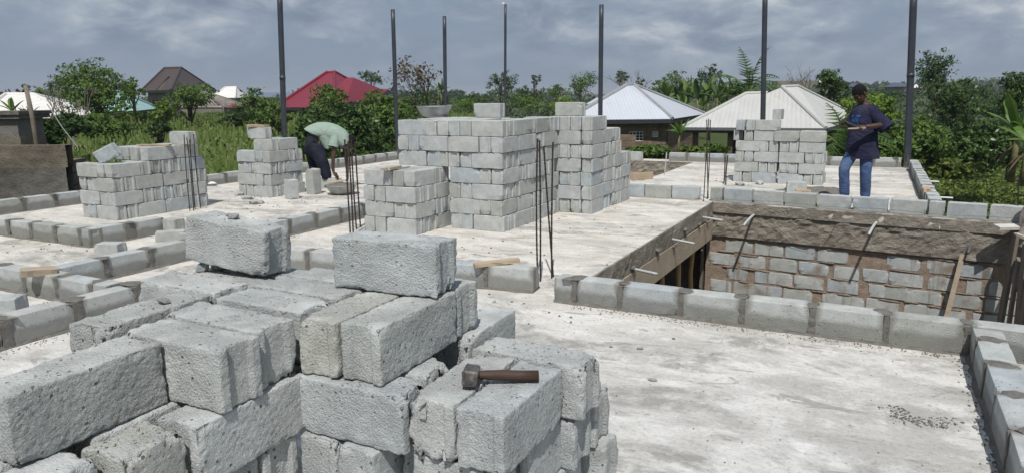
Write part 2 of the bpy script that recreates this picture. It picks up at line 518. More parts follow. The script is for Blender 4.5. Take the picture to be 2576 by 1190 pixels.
# lattice box with worn, chipped edges: every sandcrete block comes from here
def block_mesh(name, L=0.45, Wd=0.165, H=0.2, nx=None, ny=None, nz_=None, seed=0, fine=False, groove=True, chip=1.0):
    if fine:
        xs = np.linspace(-L / 2, L / 2, nx or 60); ys = np.linspace(-Wd / 2, Wd / 2, ny or 24); zs = np.linspace(0, H, nz_ or 28)
    else:
        e = 0.007
        xs = np.array([-L / 2, -L / 2 + e, -L / 2 + 0.04, -L * 0.27, -L * 0.09, L * 0.09, L * 0.27, L / 2 - 0.04, L / 2 - e, L / 2])
        g = Wd * 0.27
        ys = np.array([-Wd / 2, -Wd / 2 + e, -g - 0.006, -g + 0.006, g - 0.006, g + 0.006, Wd / 2 - e, Wd / 2])
        zs = np.array([0, e, H * 0.33, H * 0.66, H - e, H])
    nx, ny, nz_ = len(xs), len(ys), len(zs)
    idx, V, I = {}, [], []
    faces = []
    def vid(i, j, k):
        key = (i, j, k)
        if key not in idx:
            idx[key] = len(V); V.append((xs[i], ys[j], zs[k])); I.append(key)
        return idx[key]
    for i in range(nx - 1):
        for j in range(ny - 1):
            faces.append((vid(i, j, 0), vid(i, j + 1, 0), vid(i + 1, j + 1, 0), vid(i + 1, j, 0)))
            k = nz_ - 1
            faces.append((vid(i, j, k), vid(i + 1, j, k), vid(i + 1, j + 1, k), vid(i, j + 1, k)))
    for i in range(nx - 1):
        for k in range(nz_ - 1):
            faces.append((vid(i, 0, k), vid(i + 1, 0, k), vid(i + 1, 0, k + 1), vid(i, 0, k + 1)))
            j = ny - 1
            faces.append((vid(i, j, k), vid(i, j, k + 1), vid(i + 1, j, k + 1), vid(i + 1, j, k)))
    for j in range(ny - 1):
        for k in range(nz_ - 1):
            faces.append((vid(0, j, k), vid(0, j, k + 1), vid(0, j + 1, k + 1), vid(0, j + 1, k)))
            i = nx - 1
            faces.append((vid(i, j, k), vid(i, j + 1, k), vid(i, j + 1, k + 1), vid(i, j, k + 1)))
    V = np.array(V)
    cen = np.array([0, 0, H / 2]); half = np.array([L / 2, Wd / 2, H / 2])
    q = V - cen
    r = 0.0045 if fine else 0.005
    inner = np.clip(q, -(half - r), half - r)
    d = q - inner
    ln = np.linalg.norm(d, axis=1, keepdims=True)
    nrm = d / np.maximum(ln, 1e-9)
    outv = inner + nrm * r
    o = seed * 13.7
    res = np.empty_like(outv)
    for t in range(len(outv)):
        p, n_ = outv[t], nrm[t]
        x, y, z = p[0] + o, p[1] + o * 0.5, p[2] - o
        dist = np.sort(half - np.abs(q[t]))          # two smallest tell how near an edge is
        edge = max(0.0, 1 - dist[1] / 0.024)
        corner = max(0.0, 1 - dist[2] / 0.07)
        disp = 0.0
        if fine:
            disp += 0.0013 * nz(x * 60, y * 60, z * 60) + 0.0022 * nz(x * 130, y * 130, z * 130) + 0.0010 * nz(x * 12, y * 12, z * 12)
        else:
            disp += 0.002 * nz(x * 14, y * 14, z * 14)
        ch = max(0.0, nz(x * 15, y * 15, z * 15) - 0.08) * 0.012 + max(0.0, nz(x * 36, y * 36, z * 36)) * 0.007
        c2 = max(0.0, nz(x * 4 + 9, y * 4, z * 4) - 0.08) * 0.15
        inw = (edge * ch + corner * edge * c2) * chip * (1.0 if fine else 0.75)
        pp = p + n_ * (disp - inw)
        if groove and abs(q[t][1]) < Wd * 0.27:
            pp[0] -= math.copysign(0.014 * max(0.0, 1 - (L / 2 - abs(q[t][0])) / 0.06), q[t][0])
        res[t] = pp
    res += cen
    me = npmesh(name, res, np.array(faces))
    me.polygons.foreach_set('use_smooth', [fine] * len(me.polygons))
    return me

BL, BW, BH = 0.45, 0.165, 0.2
MID = [block_mesh('block_mesh', BL, BW, BH - 0.004, seed=k, chip=0.6 + 0.1 * (k % 5)) for k in range(8)]
for me in MID: me.materials.append(M['block'])
LAID = [block_mesh('laid_block_mesh', BL, BW, BH, seed=20 + k, chip=0.6) for k in range(6)]
for me in LAID: me.materials.append(M['laid'])
DRY = [block_mesh('dry_laid_mesh', BL, BW, BH, seed=30 + k, chip=0.7) for k in range(4)]
for me in DRY: me.materials.append(M['block'])

def lump_mesh(name, seed, mat, flat=0.5, sub=2, amp=0.35):
    bm = bmesh.new()
    bmesh.ops.create_icosphere(bm, subdivisions=sub, radius=1.0)
    for v in bm.verts:
        p = v.co.copy()
        k = 1 + amp * mnoise.noise(p * 1.3 + Vector((seed * 7.1, 0, 0))) + amp * 0.5 * mnoise.noise(p * 3.1 + Vector((0, seed * 3.3, 0)))
        v.co = Vector((p.x * k, p.y * k, p.z * k * flat))
    me = bpy.data.meshes.new(name)
    bm.to_mesh(me); bm.free()
    me.polygons.foreach_set('use_smooth', [sub > 1] * len(me.polygons))
    me.materials.append(M[mat])
    return me
LUMP = [lump_mesh('mortar_lump', k, 'mortar', 0.45) for k in range(5)]
STONE = [lump_mesh('stone_piece', 10 + k, 'block', 0.6, 1, 0.5) for k in range(5)]
# ------------------------------------------------------------------ the slab, its edges and the pits
GZ = -2.4
g = Geo()
T = 0.16
for pts in ([(-12.0, -5), (0.79, -5), (0.79, 5.60), (-12.0, 5.60)],
            [(-12.0, 5.60), (-2.41, 5.60), (-2.41, 11.70), (-12.0, 11.70)],
            [(-12.0, 11.70), (-2.41, 11.70), (0.72, 11.42), (0.72, 13.95), (-12.0, 13.95)],
            [(0.72, 11.42), (1.85, 11.32), (1.85, 11.56), (0.72, 11.66)],
            [(0.79, 5.36), (1.6, 5.36), (1.6, 5.60), (0.79, 5.60)],
            [(-12.0, 13.95), (-6.3, 13.95), (-6.3, 18.75), (-12.0, 18.75)],
            [(-4.27, 13.95), (0.72, 13.95), (0.72, 18.80), (-4.27, 18.75)],
            [(-6.3, 18.25), (-4.27, 18.25), (-4.27, 18.75), (-6.3, 18.75)]):
    g.prism(pts, -T, 0.0)
slab = P(link('concrete_slab', g.mesh('concrete_slab'), 'floor'), kind='structure')

def rough_panel(name, p0, p1, z0, z1, normal, mat, amp=0.02, cell=0.07, thick=0.12, parent=None, seed=0):
    """wall slab with an uneven cast face looking along normal"""
    p0, p1, n_ = Vector((*p0, 0)), Vector((*p1, 0)), Vector((*normal, 0)).normalized()
    L = (p1 - p0).length; d = (p1 - p0) / L
    nu, nv = max(2, int(L / cell)), max(2, int((z1 - z0) / cell))
    V, Fc = [], []
    for j in range(nv + 1):
        for i in range(nu + 1):
            u = L * i / nu; z = z0 + (z1 - z0) * j / nv
            edge = 0.0 if 0 < i < nu and 0 < j < nv else 0.4
            k = amp * (0.8 * nz(u * 3.2 + seed, z * 5.0, 1.7) + 0.55 * nz(u * 9 + seed, z * 12, 4.1) + 0.4 * nz(u * 24 + seed, z * 26, 7.3))
            p = p0 + d * u + n_ * (k * (1 - edge))
            V.append((p.x, p.y, z))
    for j in range(nv):
        for i in range(nu):
            a = j * (nu + 1) + i
            Fc.append((a, a + 1, a + nu + 2, a + nu + 1))
    b = len(V)
    for (p, z) in ((p0, z0), (p1, z0), (p1, z1), (p0, z1)):
        q = p - n_ * thick
        V.append((q.x, q.y, z))
    c0, c1, c2, c3 = 0, nu, (nv + 1) * (nu + 1) - 1, nv * (nu + 1)
    Fc += [(b + 1, b, b + 3, b + 2), tuple(range(c0, c1 + 1))[::-1] + (b, b + 1), tuple(range(c3, c2 + 1)) + (b + 2, b + 3)]
    me = pymesh(name, V, Fc)
    bm = bmesh.new(); bm.from_mesh(me); bmesh.ops.recalc_face_normals(bm, faces=bm.faces); bm.to_mesh(me); bm.free()
    return link(name, me, mat, parent, smooth=False)

FW0, FW1 = Vector((-2.50, 11.72, 0)), Vector((1.72, 11.345, 0))
fd = (FW1 - FW0).normalized(); fn = Vector((fd.y, -fd.x, 0))
pit = P(empty('pit_wall', FW0), 'block retaining wall with a raw brown concrete beam on the far side of the pit', 'wall')
def loc(o):                                # keep world place under a parent that only has a location
    o.location = o.location - o.parent.location
    return o
loc(rough_panel('ring_beam', FW0[:2], FW1[:2], -0.56, -0.012, fn[:2], 'beam', 0.04, 0.045, parent=pit, seed=3))
lip = rough_panel('concrete_lip', (FW0 + fn * 0.005)[:2], (FW1 + fn * 0.005)[:2], -0.17, -0.016, fn[:2], 'beam', 0.03, 0.06, 0.05, parent=pit, seed=9)
loc(lip); lip.location += fn * 0.018
loc(rough_panel('mortar_backing', (FW0 - fn * 0.05)[:2], (FW1 - fn * 0.05)[:2], GZ, -0.56, fn[:2], 'mortar_brown', 0.012, 0.09, 0.1, parent=pit, seed=5))
brk = [block_mesh('pit_brick_mesh', 0.43, 0.06, 0.196, seed=50 + k, groove=False, chip=0.9) for k in range(5)]
for me in brk: me.materials.append(M['pit_brick'])
z = -0.60
row = 0
while z > GZ + 0.1:
    u = 0.06 if row % 2 else -0.16
    while u < 4.15:
        if 0.0 < u + 0.1 and rnd.random() > 0.05:
            o = link('brick', brk[rnd.randrange(5)], None, pit)
            p = fd * (u + 0.21) - fn * 0.067 + Vector((0, 0, z - 0.205 + rnd.uniform(-0.006, 0.006)))
            o.location = p; o.rotation_euler = (0, 0, math.atan2(fd.y, fd.x) + rnd.uniform(-0.02, 0.02))
            k = rnd.choice((1, 1, 1, 1, 0.8, 0.5)); o.scale = (k, 1, rnd.uniform(0.93, 1.02))
            u += 0.43 * k + rnd.uniform(0.022, 0.05)
        else:
            u += 0.48
    z -= 0.225
    row += 1
for _ in range(70):
    o = link('mortar_smear', lump_mesh('mortar_smear', 70 + _ % 6, 'mortar_brown', 0.5, 2, 0.5) if _ < 6 else SM[_ % 6], None, pit)
    if _ < 6: SM = (SM if _ else []) + [o.data]
    o.location = fd * rnd.uniform(.1, 4.0) - fn * 0.038 + Vector((0, 0, -0.60 - 0.225 * rnd.randrange(0, 6) + rnd.uniform(-.012, .02)))
    o.rotation_euler = (0, 0, math.atan2(fd.y, fd.x)); o.scale = (rnd.uniform(.05, .16), 0.012, rnd.uniform(.014, .035))
# slab edge over the opening, its shuttering board and props
edge = P(empty('slab_edge', (-2.41, 5.6, 0)), 'raw edge of the pale slab along the left of the pit with shuttering board', 'slab edge')
loc(rough_panel('edge_face', (-2.395, 5.6), (-2.395, 11.7), -0.24, -0.006, (1, 0), 'beam', 0.02, 0.07, 0.03, parent=edge, seed=21))
bd = Geo().box(0, 5.6, -0.02, 0.02, -0.16, 0.16)
o = link('shuttering_board', bd.mesh('shuttering_board'), 'wood_brown', edge); o.location = (0.005, 0.45, -0.38); o.rotation_euler = (0, R(0.6), R(90))
for k in range(8):
    o = link('splash_lump', LUMP[k % 5], None, edge); o.location = (0.03, 0.6 + k * 0.73 + rnd.uniform(-.2, .2), -0.2 + rnd.uniform(-.08, .08)); o.scale = (0.035, 0.07, 0.05)
for (x, y, nm) in ((1660, 720, 0), (1703, 718, 1), (1737, 716, 2), (1682, 712, 3)):
    p = on_plane(x, y, (-2.62, 0, 0), Vector((1, 0, 0)))
    t = Geo()
    pts = [(rnd.uniform(-.015, .015), rnd.uniform(-.012, .012), zz) for zz in np.linspace(GZ, -0.5, 7)]
    t.tube(pts, [0.042, 0.044, 0.041, 0.044, 0.04, 0.042, 0.04], 8)
    o = P(link('bamboo_prop', t.mesh('bamboo_prop'), 'bamboo', smooth=True), ('bamboo prop under the slab edge, farthest left of the row', 'bamboo prop under the slab edge, second from the dark plank', 'bamboo prop under the slab edge, next to the dark plank', 'bamboo prop under the slab edge, slightly behind the others')[(0, 1, 2, 3)[nm]], 'prop', 'bamboo props under the slab')
    o.location = (p.x - (0.5 if nm == 3 else 0), p.y, 0); o.rotation_euler = (R(rnd.uniform(-2, 2)), R(rnd.uniform(-1.5, 1.5)), 0)
p = on_plane(1770, 640, (-2.55, 0, 0), Vector((1, 0, 0)))
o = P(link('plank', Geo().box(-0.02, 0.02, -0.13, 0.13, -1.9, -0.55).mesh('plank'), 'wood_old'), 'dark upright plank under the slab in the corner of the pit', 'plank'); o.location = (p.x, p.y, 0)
g = Geo().box(-6.0, -5.8, 5.7, 11.9, GZ, -0.17).box(-5.8, -2.45, 11.95, 12.1, GZ, -0.17)
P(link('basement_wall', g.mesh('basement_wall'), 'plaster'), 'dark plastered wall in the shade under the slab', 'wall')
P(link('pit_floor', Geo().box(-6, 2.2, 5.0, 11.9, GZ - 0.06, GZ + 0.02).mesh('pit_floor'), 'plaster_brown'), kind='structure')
P(link('foundation_wall', Geo().box(-12.0, 0.75, 5.30, 5.56, GZ, -0.17).box(-11.95, -11.75, 5.6, 18.6, GZ, -0.17).box(0.5, 0.7, 11.6, 18.6, GZ, -0.17).box(-11.7, -6.35, 18.4, 18.6, GZ, -0.17).box(-4.2, 0.5, 18.4, 18.6, GZ, -0.17).mesh('foundation_wall'), 'plaster_brown'), 'brown outer wall of the ground floor below the slab', 'wall')
# stair void at the back
vw = P(empty('void_wall', (-6.3, 18.25, 0)), 'raw brown concrete wall on the far side of the stair void', 'wall')
loc(rough_panel('cast_face', (-6.3, 18.22), (-4.27, 18.22), -1.2, -0.004, (0, -1), 'beam', 0.06, 0.07, 0.03, parent=vw, seed=33))
loc(rough_panel('cast_side', (-4.285, 18.2), (-4.285, 13.95), -1.0, -0.006, (-1, 0), 'beam', 0.03, 0.08, 0.015, parent=vw, seed=35))
P(link('stair_landing', Geo().box(-6.3, -4.3, 13.95, 18.2, -1.25, -1.0).mesh('stair_landing'), 'plaster_brown'), kind='structure')
rr = rough_panel('rubble_step', (-6.25, 16.6), (-4.3, 16.6), -1.0, -0.35, (0, -1), 'beam', 0.08, 0.08, 1.5, seed=41)
P(rr, 'broken brown concrete step inside the stair void', 'step')
for k, (x, y, l, w, yaw) in enumerate(((1600, 452, 0.8, 0.16, 0), (1616, 453, 0.55, 0.14, 60))):
    p = at(x, y, 0.0)
    o = P(link('plank', Geo().box(-l / 2, l / 2, -0.02, 0.02, -0.05, 0.09).mesh('plank'), 'wood'), ('brown plank on edge in front of the stair void' if k == 0 else 'short angled plank at the corner of the stair void'), 'plank')
    o.location = (p.x - 0.3 * (k == 0), p.y, 0.055); o.rotation_euler = (0, 0, R(yaw))

# ------------------------------------------------------------------ first courses of block walls
def course(label, p0, p1, lens, side=1, wet=True, gap=0.03, first=0.0, mortar=True, h=None, nolabel=False):
    """p0->p1: visible foot of the face; side=+1 puts the blocks to the left of that line"""
    p0, p1 = Vector((*p0, 0)), Vector((*p1, 0))
    d = (p1 - p0); L = d.length; d /= L
    yaw = math.atan2(d.y, d.x)
    t = P(empty('block_course', p0, yaw), label, 'low wall', 'first courses of block walls on the slab')
    u = first; k = 0
    y = side * BW / 2
    seq = lens if isinstance(lens, (list, tuple)) else None
    joints = []
    while u < L - 0.05 and (seq is None or k < len(seq)):
        l = seq[k] if seq else min(lens, L - u)
        me = (LAID if wet else DRY)[rnd.randrange(6 if wet else 4)]
        o = link('brick', me, None, t)
        o.location = (u + l / 2, y + rnd.uniform(-.006, .006), 0.012 if mortar else 0.0)
        o.scale = (l / BL, 1, (h or 1.0) * rnd.uniform(0.97, 1.02))
        o.rotation_euler = (rnd.uniform(-.012, .012), rnd.uniform(-.008, .008), rnd.uniform(-.012, .012) + (math.pi if rnd.random() < .5 else 0))
        if u > first: joints.append(u - gap / 2)
        u += l + gap; k += 1
    if wet:
        for j in joints:
            gm = Geo()
            n_ = 7
            w = gap / 2 + 0.004
            rings = []
            for q in range(n_):
                z = 0.004 + (BH - 0.002) * q / (n_ - 1)
                a = w + rnd.uniform(-.006, .008); b = BW / 2 + 0.004 + rnd.uniform(-.003, .004)
                rings.append([(-a, -b, z), (a, -b, z), (a, b, z), (-a, b, z)])
            gm.rings(rings)
            o = link('mortar_joint', gm.mesh('mortar_joint'), 'mortar', t); o.location = (j, y, 0)
            for q in range(rnd.choice((1, 2, 2))):
                o = link('mortar_dab', LUMP[rnd.randrange(5)], None, t)
                o.location = (j + rnd.uniform(-.05, .03), y + rnd.uniform(-.03, .03), BH + 0.006)
                o.scale = (rnd.uniform(.04, .10), rnd.uniform(.05, .085), rnd.uniform(.014, .03)); o.rotation_euler = (0, 0, rnd.uniform(0, 3))
    # bedding mortar squeezed out along the foot
    nb = int(u / 0.09) + 2
    gm = Geo(); rings = []
    for q in range(nb):
        x = max(0, first - 0.01) + (u - gap - first + 0.02) * q / (nb - 1)
        e1, e2, hh = 0.012 + 0.022 * rnd.random(), 0.012 + 0.022 * rnd.random(), 0.012 + (0.022 if wet else 0.01) * rnd.random()
        rings.append([(x, y - BW / 2 - e1, 0.0), (x, y - BW / 2 + 0.004, hh), (x, y + BW / 2 - 0.004, hh), (x, y + BW / 2 + e2, 0.0)])
    gm.rings(rings)
    link('mortar_bed', gm.mesh('mortar_bed'), 'mortar' if wet else 'mortar_dry', t)
    return t

course('block course between the front room and the pit, dark mortar joints', (-2.39, 5.37), (1.45, 5.385), [0.17, 0.36, 0.455, 0.43, 0.45, 0.435, 0.44, 0.45, 0.45], 1, True, 0.035)
course('block course down the right edge of the front room', (0.60, 5.345), (0.60, 0.3), [0.21] + [0.435] * 12, 1, True, 0.03)
course('block course behind the upper block pile, ends at the doorway rebar', (-2.66, 5.53), (-5.4, 5.22), [0.435, 0.44, 0.45, 0.45, 0.45, 0.4], -1, True, 0.035)
course('dry block course on the far rim of the pit in front of the standing man', (-2.46, 11.73), (1.72, 11.355), [0.19, 0.435, 0.45, 0.44, 0.45, 0.455, 0.46, 0.19, 0.46, 0.46], 1, False, 0.028)
course('short dry block course left of the pit, by the crossed rebar', (-2.63, 11.71), (-4.5, 11.62), [0.45, 0.44, 0.44, 0.4], -1, False, 0.012)
course('block course up the right edge of the far room beside the weeds', (0.60, 11.66), (0.50, 18.4), 0.45, -1, True, 0.02)
course('block course along the back of the far room behind the man', (-4.94, 18.34), (0.34, 18.66), 0.44, 1, True, 0.035)
course('long block course along the left edge of the slab', (-11.79, 4.9), (-11.79, 18.4), 0.44, 1, True, 0.045)
course('block course in front of the short left stack', (-8.19, 5.06), (-12.1, 5.02), [0.15, 0.43, 0.44, 0.43, 0.44, 0.44, 0.44, 0.44], -1, True, 0.05)
course('short return of the block course beside the short left stack, wide mortar joint', (-8.19, 5.07), (-8.19, 6.05), [0.46, 0.42], 1, True, 0.12)
course('block course running back behind the upper left pile block', (-6.57, 3.72), (-6.57, 8.9), 0.45, 1, True, 0.035)
course('block course across the left rooms with a wood offcut on it', (-5.56, 3.53), (-9.6, 3.53), [0.2, 0.43, 0.44, 0.43, 0.44, 0.44, 0.44, 0.44, 0.44], -1, True, 0.045)
course('block course in the lower left running behind the block pile', (-5.365, 4.15), (-5.365, 0.2), 0.45, -1, True, 0.06)
course('single block laid at the back of the stair void', (-6.1, 18.3), (-5.62, 18.32), [0.44], 1, False, 0.03)

# ------------------------------------------------------------------ loose stacks
ORD = ['first', 'second', 'third', 'fourth', 'fifth', 'sixth', 'seventh', 'eighth', 'ninth', 'tenth', 'eleventh', 'twelfth', 'thirteenth', 'fourteenth']
def block(x0, x1, y0, y1, z, label, group, mesh=None, yaw=0.0, jit=1.0):
    """a loose block filling x0..x1, y0..y1 with its foot at z"""
    lx, ly = x1 - x0, y1 - y0
    o = link('concrete_block', mesh or MID[rnd.randrange(8)], None)
    a = yaw if lx >= ly else yaw + math.pi / 2
    o.location = ((x0 + x1) / 2 + rnd.uniform(-.007, .007) * jit, (y0 + y1) / 2 + rnd.uniform(-.007, .007) * jit, z)
    o.rotation_euler = (0, 0, a + rnd.uniform(-.018, .018) * jit + (math.pi if rnd.random() < .5 else 0))
    o.scale = (max(lx, ly) / BL * rnd.uniform(.985, 1.0), min(lx, ly) / BW * rnd.uniform(.97, 1.0), 1)
    return P(o, label, 'block', group)

def stack(nm, group, ca, cb, courses, zbase=0.0, topfill=None, w=0.172, l=0.457, c0=0):
    """courses: (front string read from its far end to the corner, side string read back from the corner); S/s stretcher, H/h header"""
    for c, (fr, sd) in enumerate(courses):
        z = zbase + c * BH
        oa = rnd.uniform(-.012, .012); ob = rnd.uniform(-.012, .012)
        corner = fr[-1] if fr else None
        cn = f'{ORD[c + c0]} course of the {nm}'
        x = ca + oa
        for k, ch in enumerate(reversed(fr)):
            lab = f'corner block in the {cn}' if k == 0 else f'{ORD[k - 1]} block left of the corner, {cn}'
            if ch == 'S':
                block(x - l + .007, x, cb + ob, cb + ob + w - .007, z, lab, group); x -= l
            elif ch == 'H':
                block(x - w + .007, x, cb + ob, cb + ob + l - .007, z, lab, group); x -= w
            else: x -= w
        y = cb + ob + (w if corner == 'S' else l if corner == 'H' else 0)
        for k, ch in enumerate(sd):
            lab = f'{ORD[k]} block behind the corner, {cn}' if fr else f'{ORD[k]} block from the front, {cn}'
            if ch == 's':
                block(ca + oa - w + .007, ca + oa, y, y + l - .007, z, lab, group); y += l
            elif ch == 'h':
                block(ca + oa - l + .007, ca + oa, y, y + w - .007, z, lab, group); y += w
            else: y += w
    if topfill:
        x0, x1, y0, y1, z = topfill
        k = 0
        xx = x0
        while xx + w <= x1 + 0.02:
            yy = y0
            while yy + l <= y1 + 0.1:
                block(xx, xx + w - .008, yy, yy + l - .01, z, f'{ORD[k % 14]} inner block on the top of the {nm}', group); k += 1
                yy += l
            xx += w

G1 = 'blocks in the short left stack'
stack('short left stack', G1, -9.66, 6.40, [('HHS', 'hsshh'), ('SHH', 'hhhhs'), ('HHS', 'hsshh'), ('SHH', 'hhhhs')])
stack('short left stack', G1, -9.66, 6.97, [('', 'ss')], 0.8, (-10.36, -9.85, 6.95, 7.9, 0.8), c0=4)
block(-9.98, -9.55, 7.62, 7.78, 1.0, 'single block set on the far right end of the short left stack', G1)
G2 = 'blocks in the stepped second stack'
stack('stepped second stack', G2, -9.38, 9.08, [('HHS', 'hs'), ('SHH', 'hh'), ('HHS', 'hs'), ('SHH', 'hh')])
stack('stepped second stack', G2, -9.38, 9.16, [('S', 's')], 0.8, (-9.85, -9.6, 9.33, 9.7, 0.8), c0=4)
block(-9.98, -9.55, 9.18, 9.345, 1.0, 'topmost block of the stepped second stack, under a wood offcut', G2)
G3 = 'blocks in the large middle stack'
stack('low front middle stack', G3, -5.12, 7.28, [('HHS', 'hhs'), ('SHH', 'hh'), ('HHS', 'hhs'), ('SHH', 'hh')], 0, (-5.95, -5.5, 7.5, 7.95, 0.6))
A_, B_ = 'SHHHHS', 'HHSSHH'
stack('tall middle stack', G3, -4.235, 7.93,
      [('HHS', 'hshshh'), ('SHH', 'shhs'), ('HHS', 'hhshhs'), ('SHH', 'hhshh'), (A_, 'hhshhs'), (B_, 'shhs'), (A_, 'hshshh')], 0, (-5.85, -4.75, 8.42, 9.4, 1.2))
stack('right middle stack', G3, -3.73, 9.71,
      [('HHH', 'hh'), ('SH', 'shh'), ('HHHH', 'hs'), ('SH', 'hs'), ('HHHH', 'hh'), ('SH', 'shh'), ('HHHH', 'h')], 0, (-4.3, -3.75, 10.13, 10.3, 1.2))
stack('stepped end of the middle stack', G3, -3.70, 10.62, [('', 'hhs'), ('', 'shh'), ('', 'hhs'), ('', 'shh'), ('', 'hh')])
block(-5.30, -4.87, 9.05, 9.21, 1.4, 'single block on top of the large middle stack, left of two', G3)
block(-4.42, -3.99, 9.95, 10.11, 1.4, 'single block on top of the large middle stack, right of two', G3)
G4 = 'blocks in the far stack by the man'
stack('left half of the far stack', G4, -1.825, 14.54, [('HHS', ''), ('SHH', ''), ('HHS', ''), ('SHH', ''), ('HS', ''), ('HHS', '')], 0, None)
stack('right half of the far stack', G4, -0.985, 14.51, [('SHH', 'h'), ('HHS', 'h'), ('SHH', 'h'), ('HHS', 'h'), ('SS', 'h')], 0, None)
block(-2.66, -2.56, 14.6, 15.0, 0.8, 'narrow block at the far left of the far stack', G4)
block(-1.98, -1.82, 14.7, 15.1, 1.2, 'small block standing on the very top of the far stack', G4)
# loose single blocks
GL = 'single blocks lying on the slab'
def lone(px, py, z, lx, ly, h, yaw, label, up=False):
    p = at(px, py, 0)
    o = link('concrete_block', MID[rnd.randrange(8)], None)
    if up:
        o.rotation_euler = (0, R(-90), yaw); o.location = (p.x, p.y, h / 2)
        o.location = (p.x + math.cos(yaw) * BH / 2, p.y + math.sin(yaw) * BH / 2, h / 2); o.scale = (h / BL, ly / BW, lx / BH)
    else:
        o.rotation_euler = (0, 0, yaw); o.location = (p.x, p.y, z); o.scale = (lx / BL, ly / BW, h / BH)
    return P(o, label, 'block', GL)
lone(735, 500, 0, 0.2, 0.17, 0.33, R(-20), 'broken half block standing on end in front of the second stack', True)
lone(790, 488, 0, 0.2, 0.19, 0.45, R(-5), 'full block standing on end beside the second stack', True)
lone(281, 648, 0, 0.28, 0.17, 0.17, R(20), 'broken half block lying behind the left block course')
lone(432, 604, 0, 0.34, 0.17, 0.12, R(45), 'low broken block on the floor behind the left course')
lone(440, 588, 0, 0.2, 0.17, 0.2, R(5), 'half block upright behind the upper left pile block')
lone(1950, 443, 0, 0.28, 0.34, 0.2, R(4), 'pair of blocks pushed together left of the far stack')
lone(2002, 486, 0, 0.32, 0.2, 0.2, R(12), 'grooved block standing alone in front of the far stack')
lone(830, 474, 0, 0.45, 0.17, 0.2, R(0), 'block lying behind the bending man\'s feet')
lone(10, 800, 0, 0.3, 0.2, 0.18, R(35), 'corner of a block at the far left edge on the floor')

# ------------------------------------------------------------------ the pile in front of the camera
GP = 'blocks in the front pile'
pk = [0]
def pile(x0, x1, y0, y1, z, label, yaw=0.0, chip=1.0, h=BH, n=1.0):
    pk[0] += 1
    lx, ly = x1 - x0, y1 - y0
    L_, W_ = max(lx, ly), min(lx, ly)
    me = block_mesh('pile_block_mesh', L_, W_, h - 0.003, int(64 * L_ / .45 * n), int(25 * n), int(30 * n), seed=100 + pk[0], fine=True, chip=chip)
    me.materials.append(M['block_buff' if ('buff' in label or 'brownish' in label or 'crumbled' in label and 'under the' not in label) else 'block_fine'])
    o = link('concrete_block', me, None)
    o.location = ((x0 + x1) / 2, (y0 + y1) / 2, z)
    o.rotation_euler = (0, 0, (R(90) if ly > lx else 0) + yaw)
    return P(o, label, 'block', GP)
# two blocks on top
t1 = pile(-2.66, -2.21, 2.08, 2.245, 1.0, 'upper left block on the front pile, stone chips on its top', R(1), 0.9)
t1.rotation_euler = (0.0, 0.097, 0.05)
t1.location = Vector((-2.706, 2.086, 1.02)) + t1.rotation_euler.to_matrix() @ Vector((0.225, 0.0825, 0.0))
pile(-1.845, -1.395, 2.075, 2.24, 1.0, 'upper right block on the front pile with a broken corner', R(4), 1.3)
# top course
pile(-2.055, -1.89, 0.90, 1.352, 0.8, 'big rough block at the lower left of the front pile', R(2), 1.0, n=1.3)
pile(-2.12, -1.672, 1.365, 1.525, 0.8, 'pile block with its broad flat top next to the big rough block', 0, .8, n=1.15)
pile(-2.165, -1.70, 1.545, 1.71, 0.8, 'pile block behind the broad flat topped one', R(-1.5))
pile(-2.36, -2.19, 1.345, 1.79, 0.8, 'left outer pile block with a broken corner, pointing away', R(2), 1.8)
pile(-2.165, -1.73, 1.765, 1.94, 0.8, 'pile block in the middle of the top course', R(-2))
pile(-2.165, -1.73, 1.955, 2.12, 0.8, 'pile block in the top course under the upper right block, left end', R(-1))
pile(-2.66, -2.20, 1.81, 1.975, 0.8, 'ragged pile block in front of the upper left block', R(-1), 2.0)
pile(-2.66, -2.19, 2.0, 2.16, 0.8, 'pile block right under the upper left block', 0, h=0.168)
for k in range(3):
    o = P(link('stone', STONE[k], None, None, (-2.64 + .03 * k, 2.12 + .05 * k, 0.985)), ('left', 'middle', 'right')[k] + ' wedge stone under the raised end of the upper left pile block', 'stone', 'chips on the front pile'); o.scale = (.035, .03, .05)
pile(-2.68, -2.2, 2.18, 2.34, 0.8, 'pile block behind and under the upper left block', R(1), h=0.168)
pile(-2.15, -1.73, 2.14, 2.30, 0.8, 'pile block in the back of the top course between the two upper blocks', R(1))
pile(-1.705, -1.55, 1.715, 2.16, 0.8, 'buff stained pile block showing its rough end to the front', R(2), 1.2)
pile(-1.54, -1.385, 1.735, 2.225, 0.8, 'pile block with a long right side under the upper right block', R(1.5), .9, n=1.15)
pile(-1.705, -1.40, 2.24, 2.40, 0.8, 'pile block tucked behind under the upper right block', 0)
# second course
pile(-1.725, -1.275, 1.70, 1.865, 0.6, 'long pile block facing the front just left of the hammer', R(1), 1.1, n=1.15)
pile(-1.70, -1.30, 1.88, 2.05, 0.6, 'pile block with a broken end under the long sided block', 0, 2.2)
pile(-1.27, -1.105, 1.715, 2.17, 0.6, 'crumbled pile block under the head of the hammer', R(2.5), 1.25, n=1.2)
pile(-1.09, -0.925, 1.72, 2.16, 0.6, 'pile block under the handle of the hammer', 0, 1.0, n=1.2)
pile(-1.315, -0.855, 2.19, 2.355, 0.6, 'rounded pile block behind the hammer', R(-3), 1.5)
pile(-1.53, -1.375, 2.25, 2.70, 0.6, 'back right pile block pointing away behind the hammer', R(2))
pile(-1.85, -1.685, 1.272, 1.725, 0.6, 'shaded pile block under the overhang of the broad flat topped block', R(1.5), 1.0, n=1.2)
pile(-1.865, -1.70, 1.055, 1.255, 0.6, 'broken brownish half block below the big rough block', R(3), 2.0)
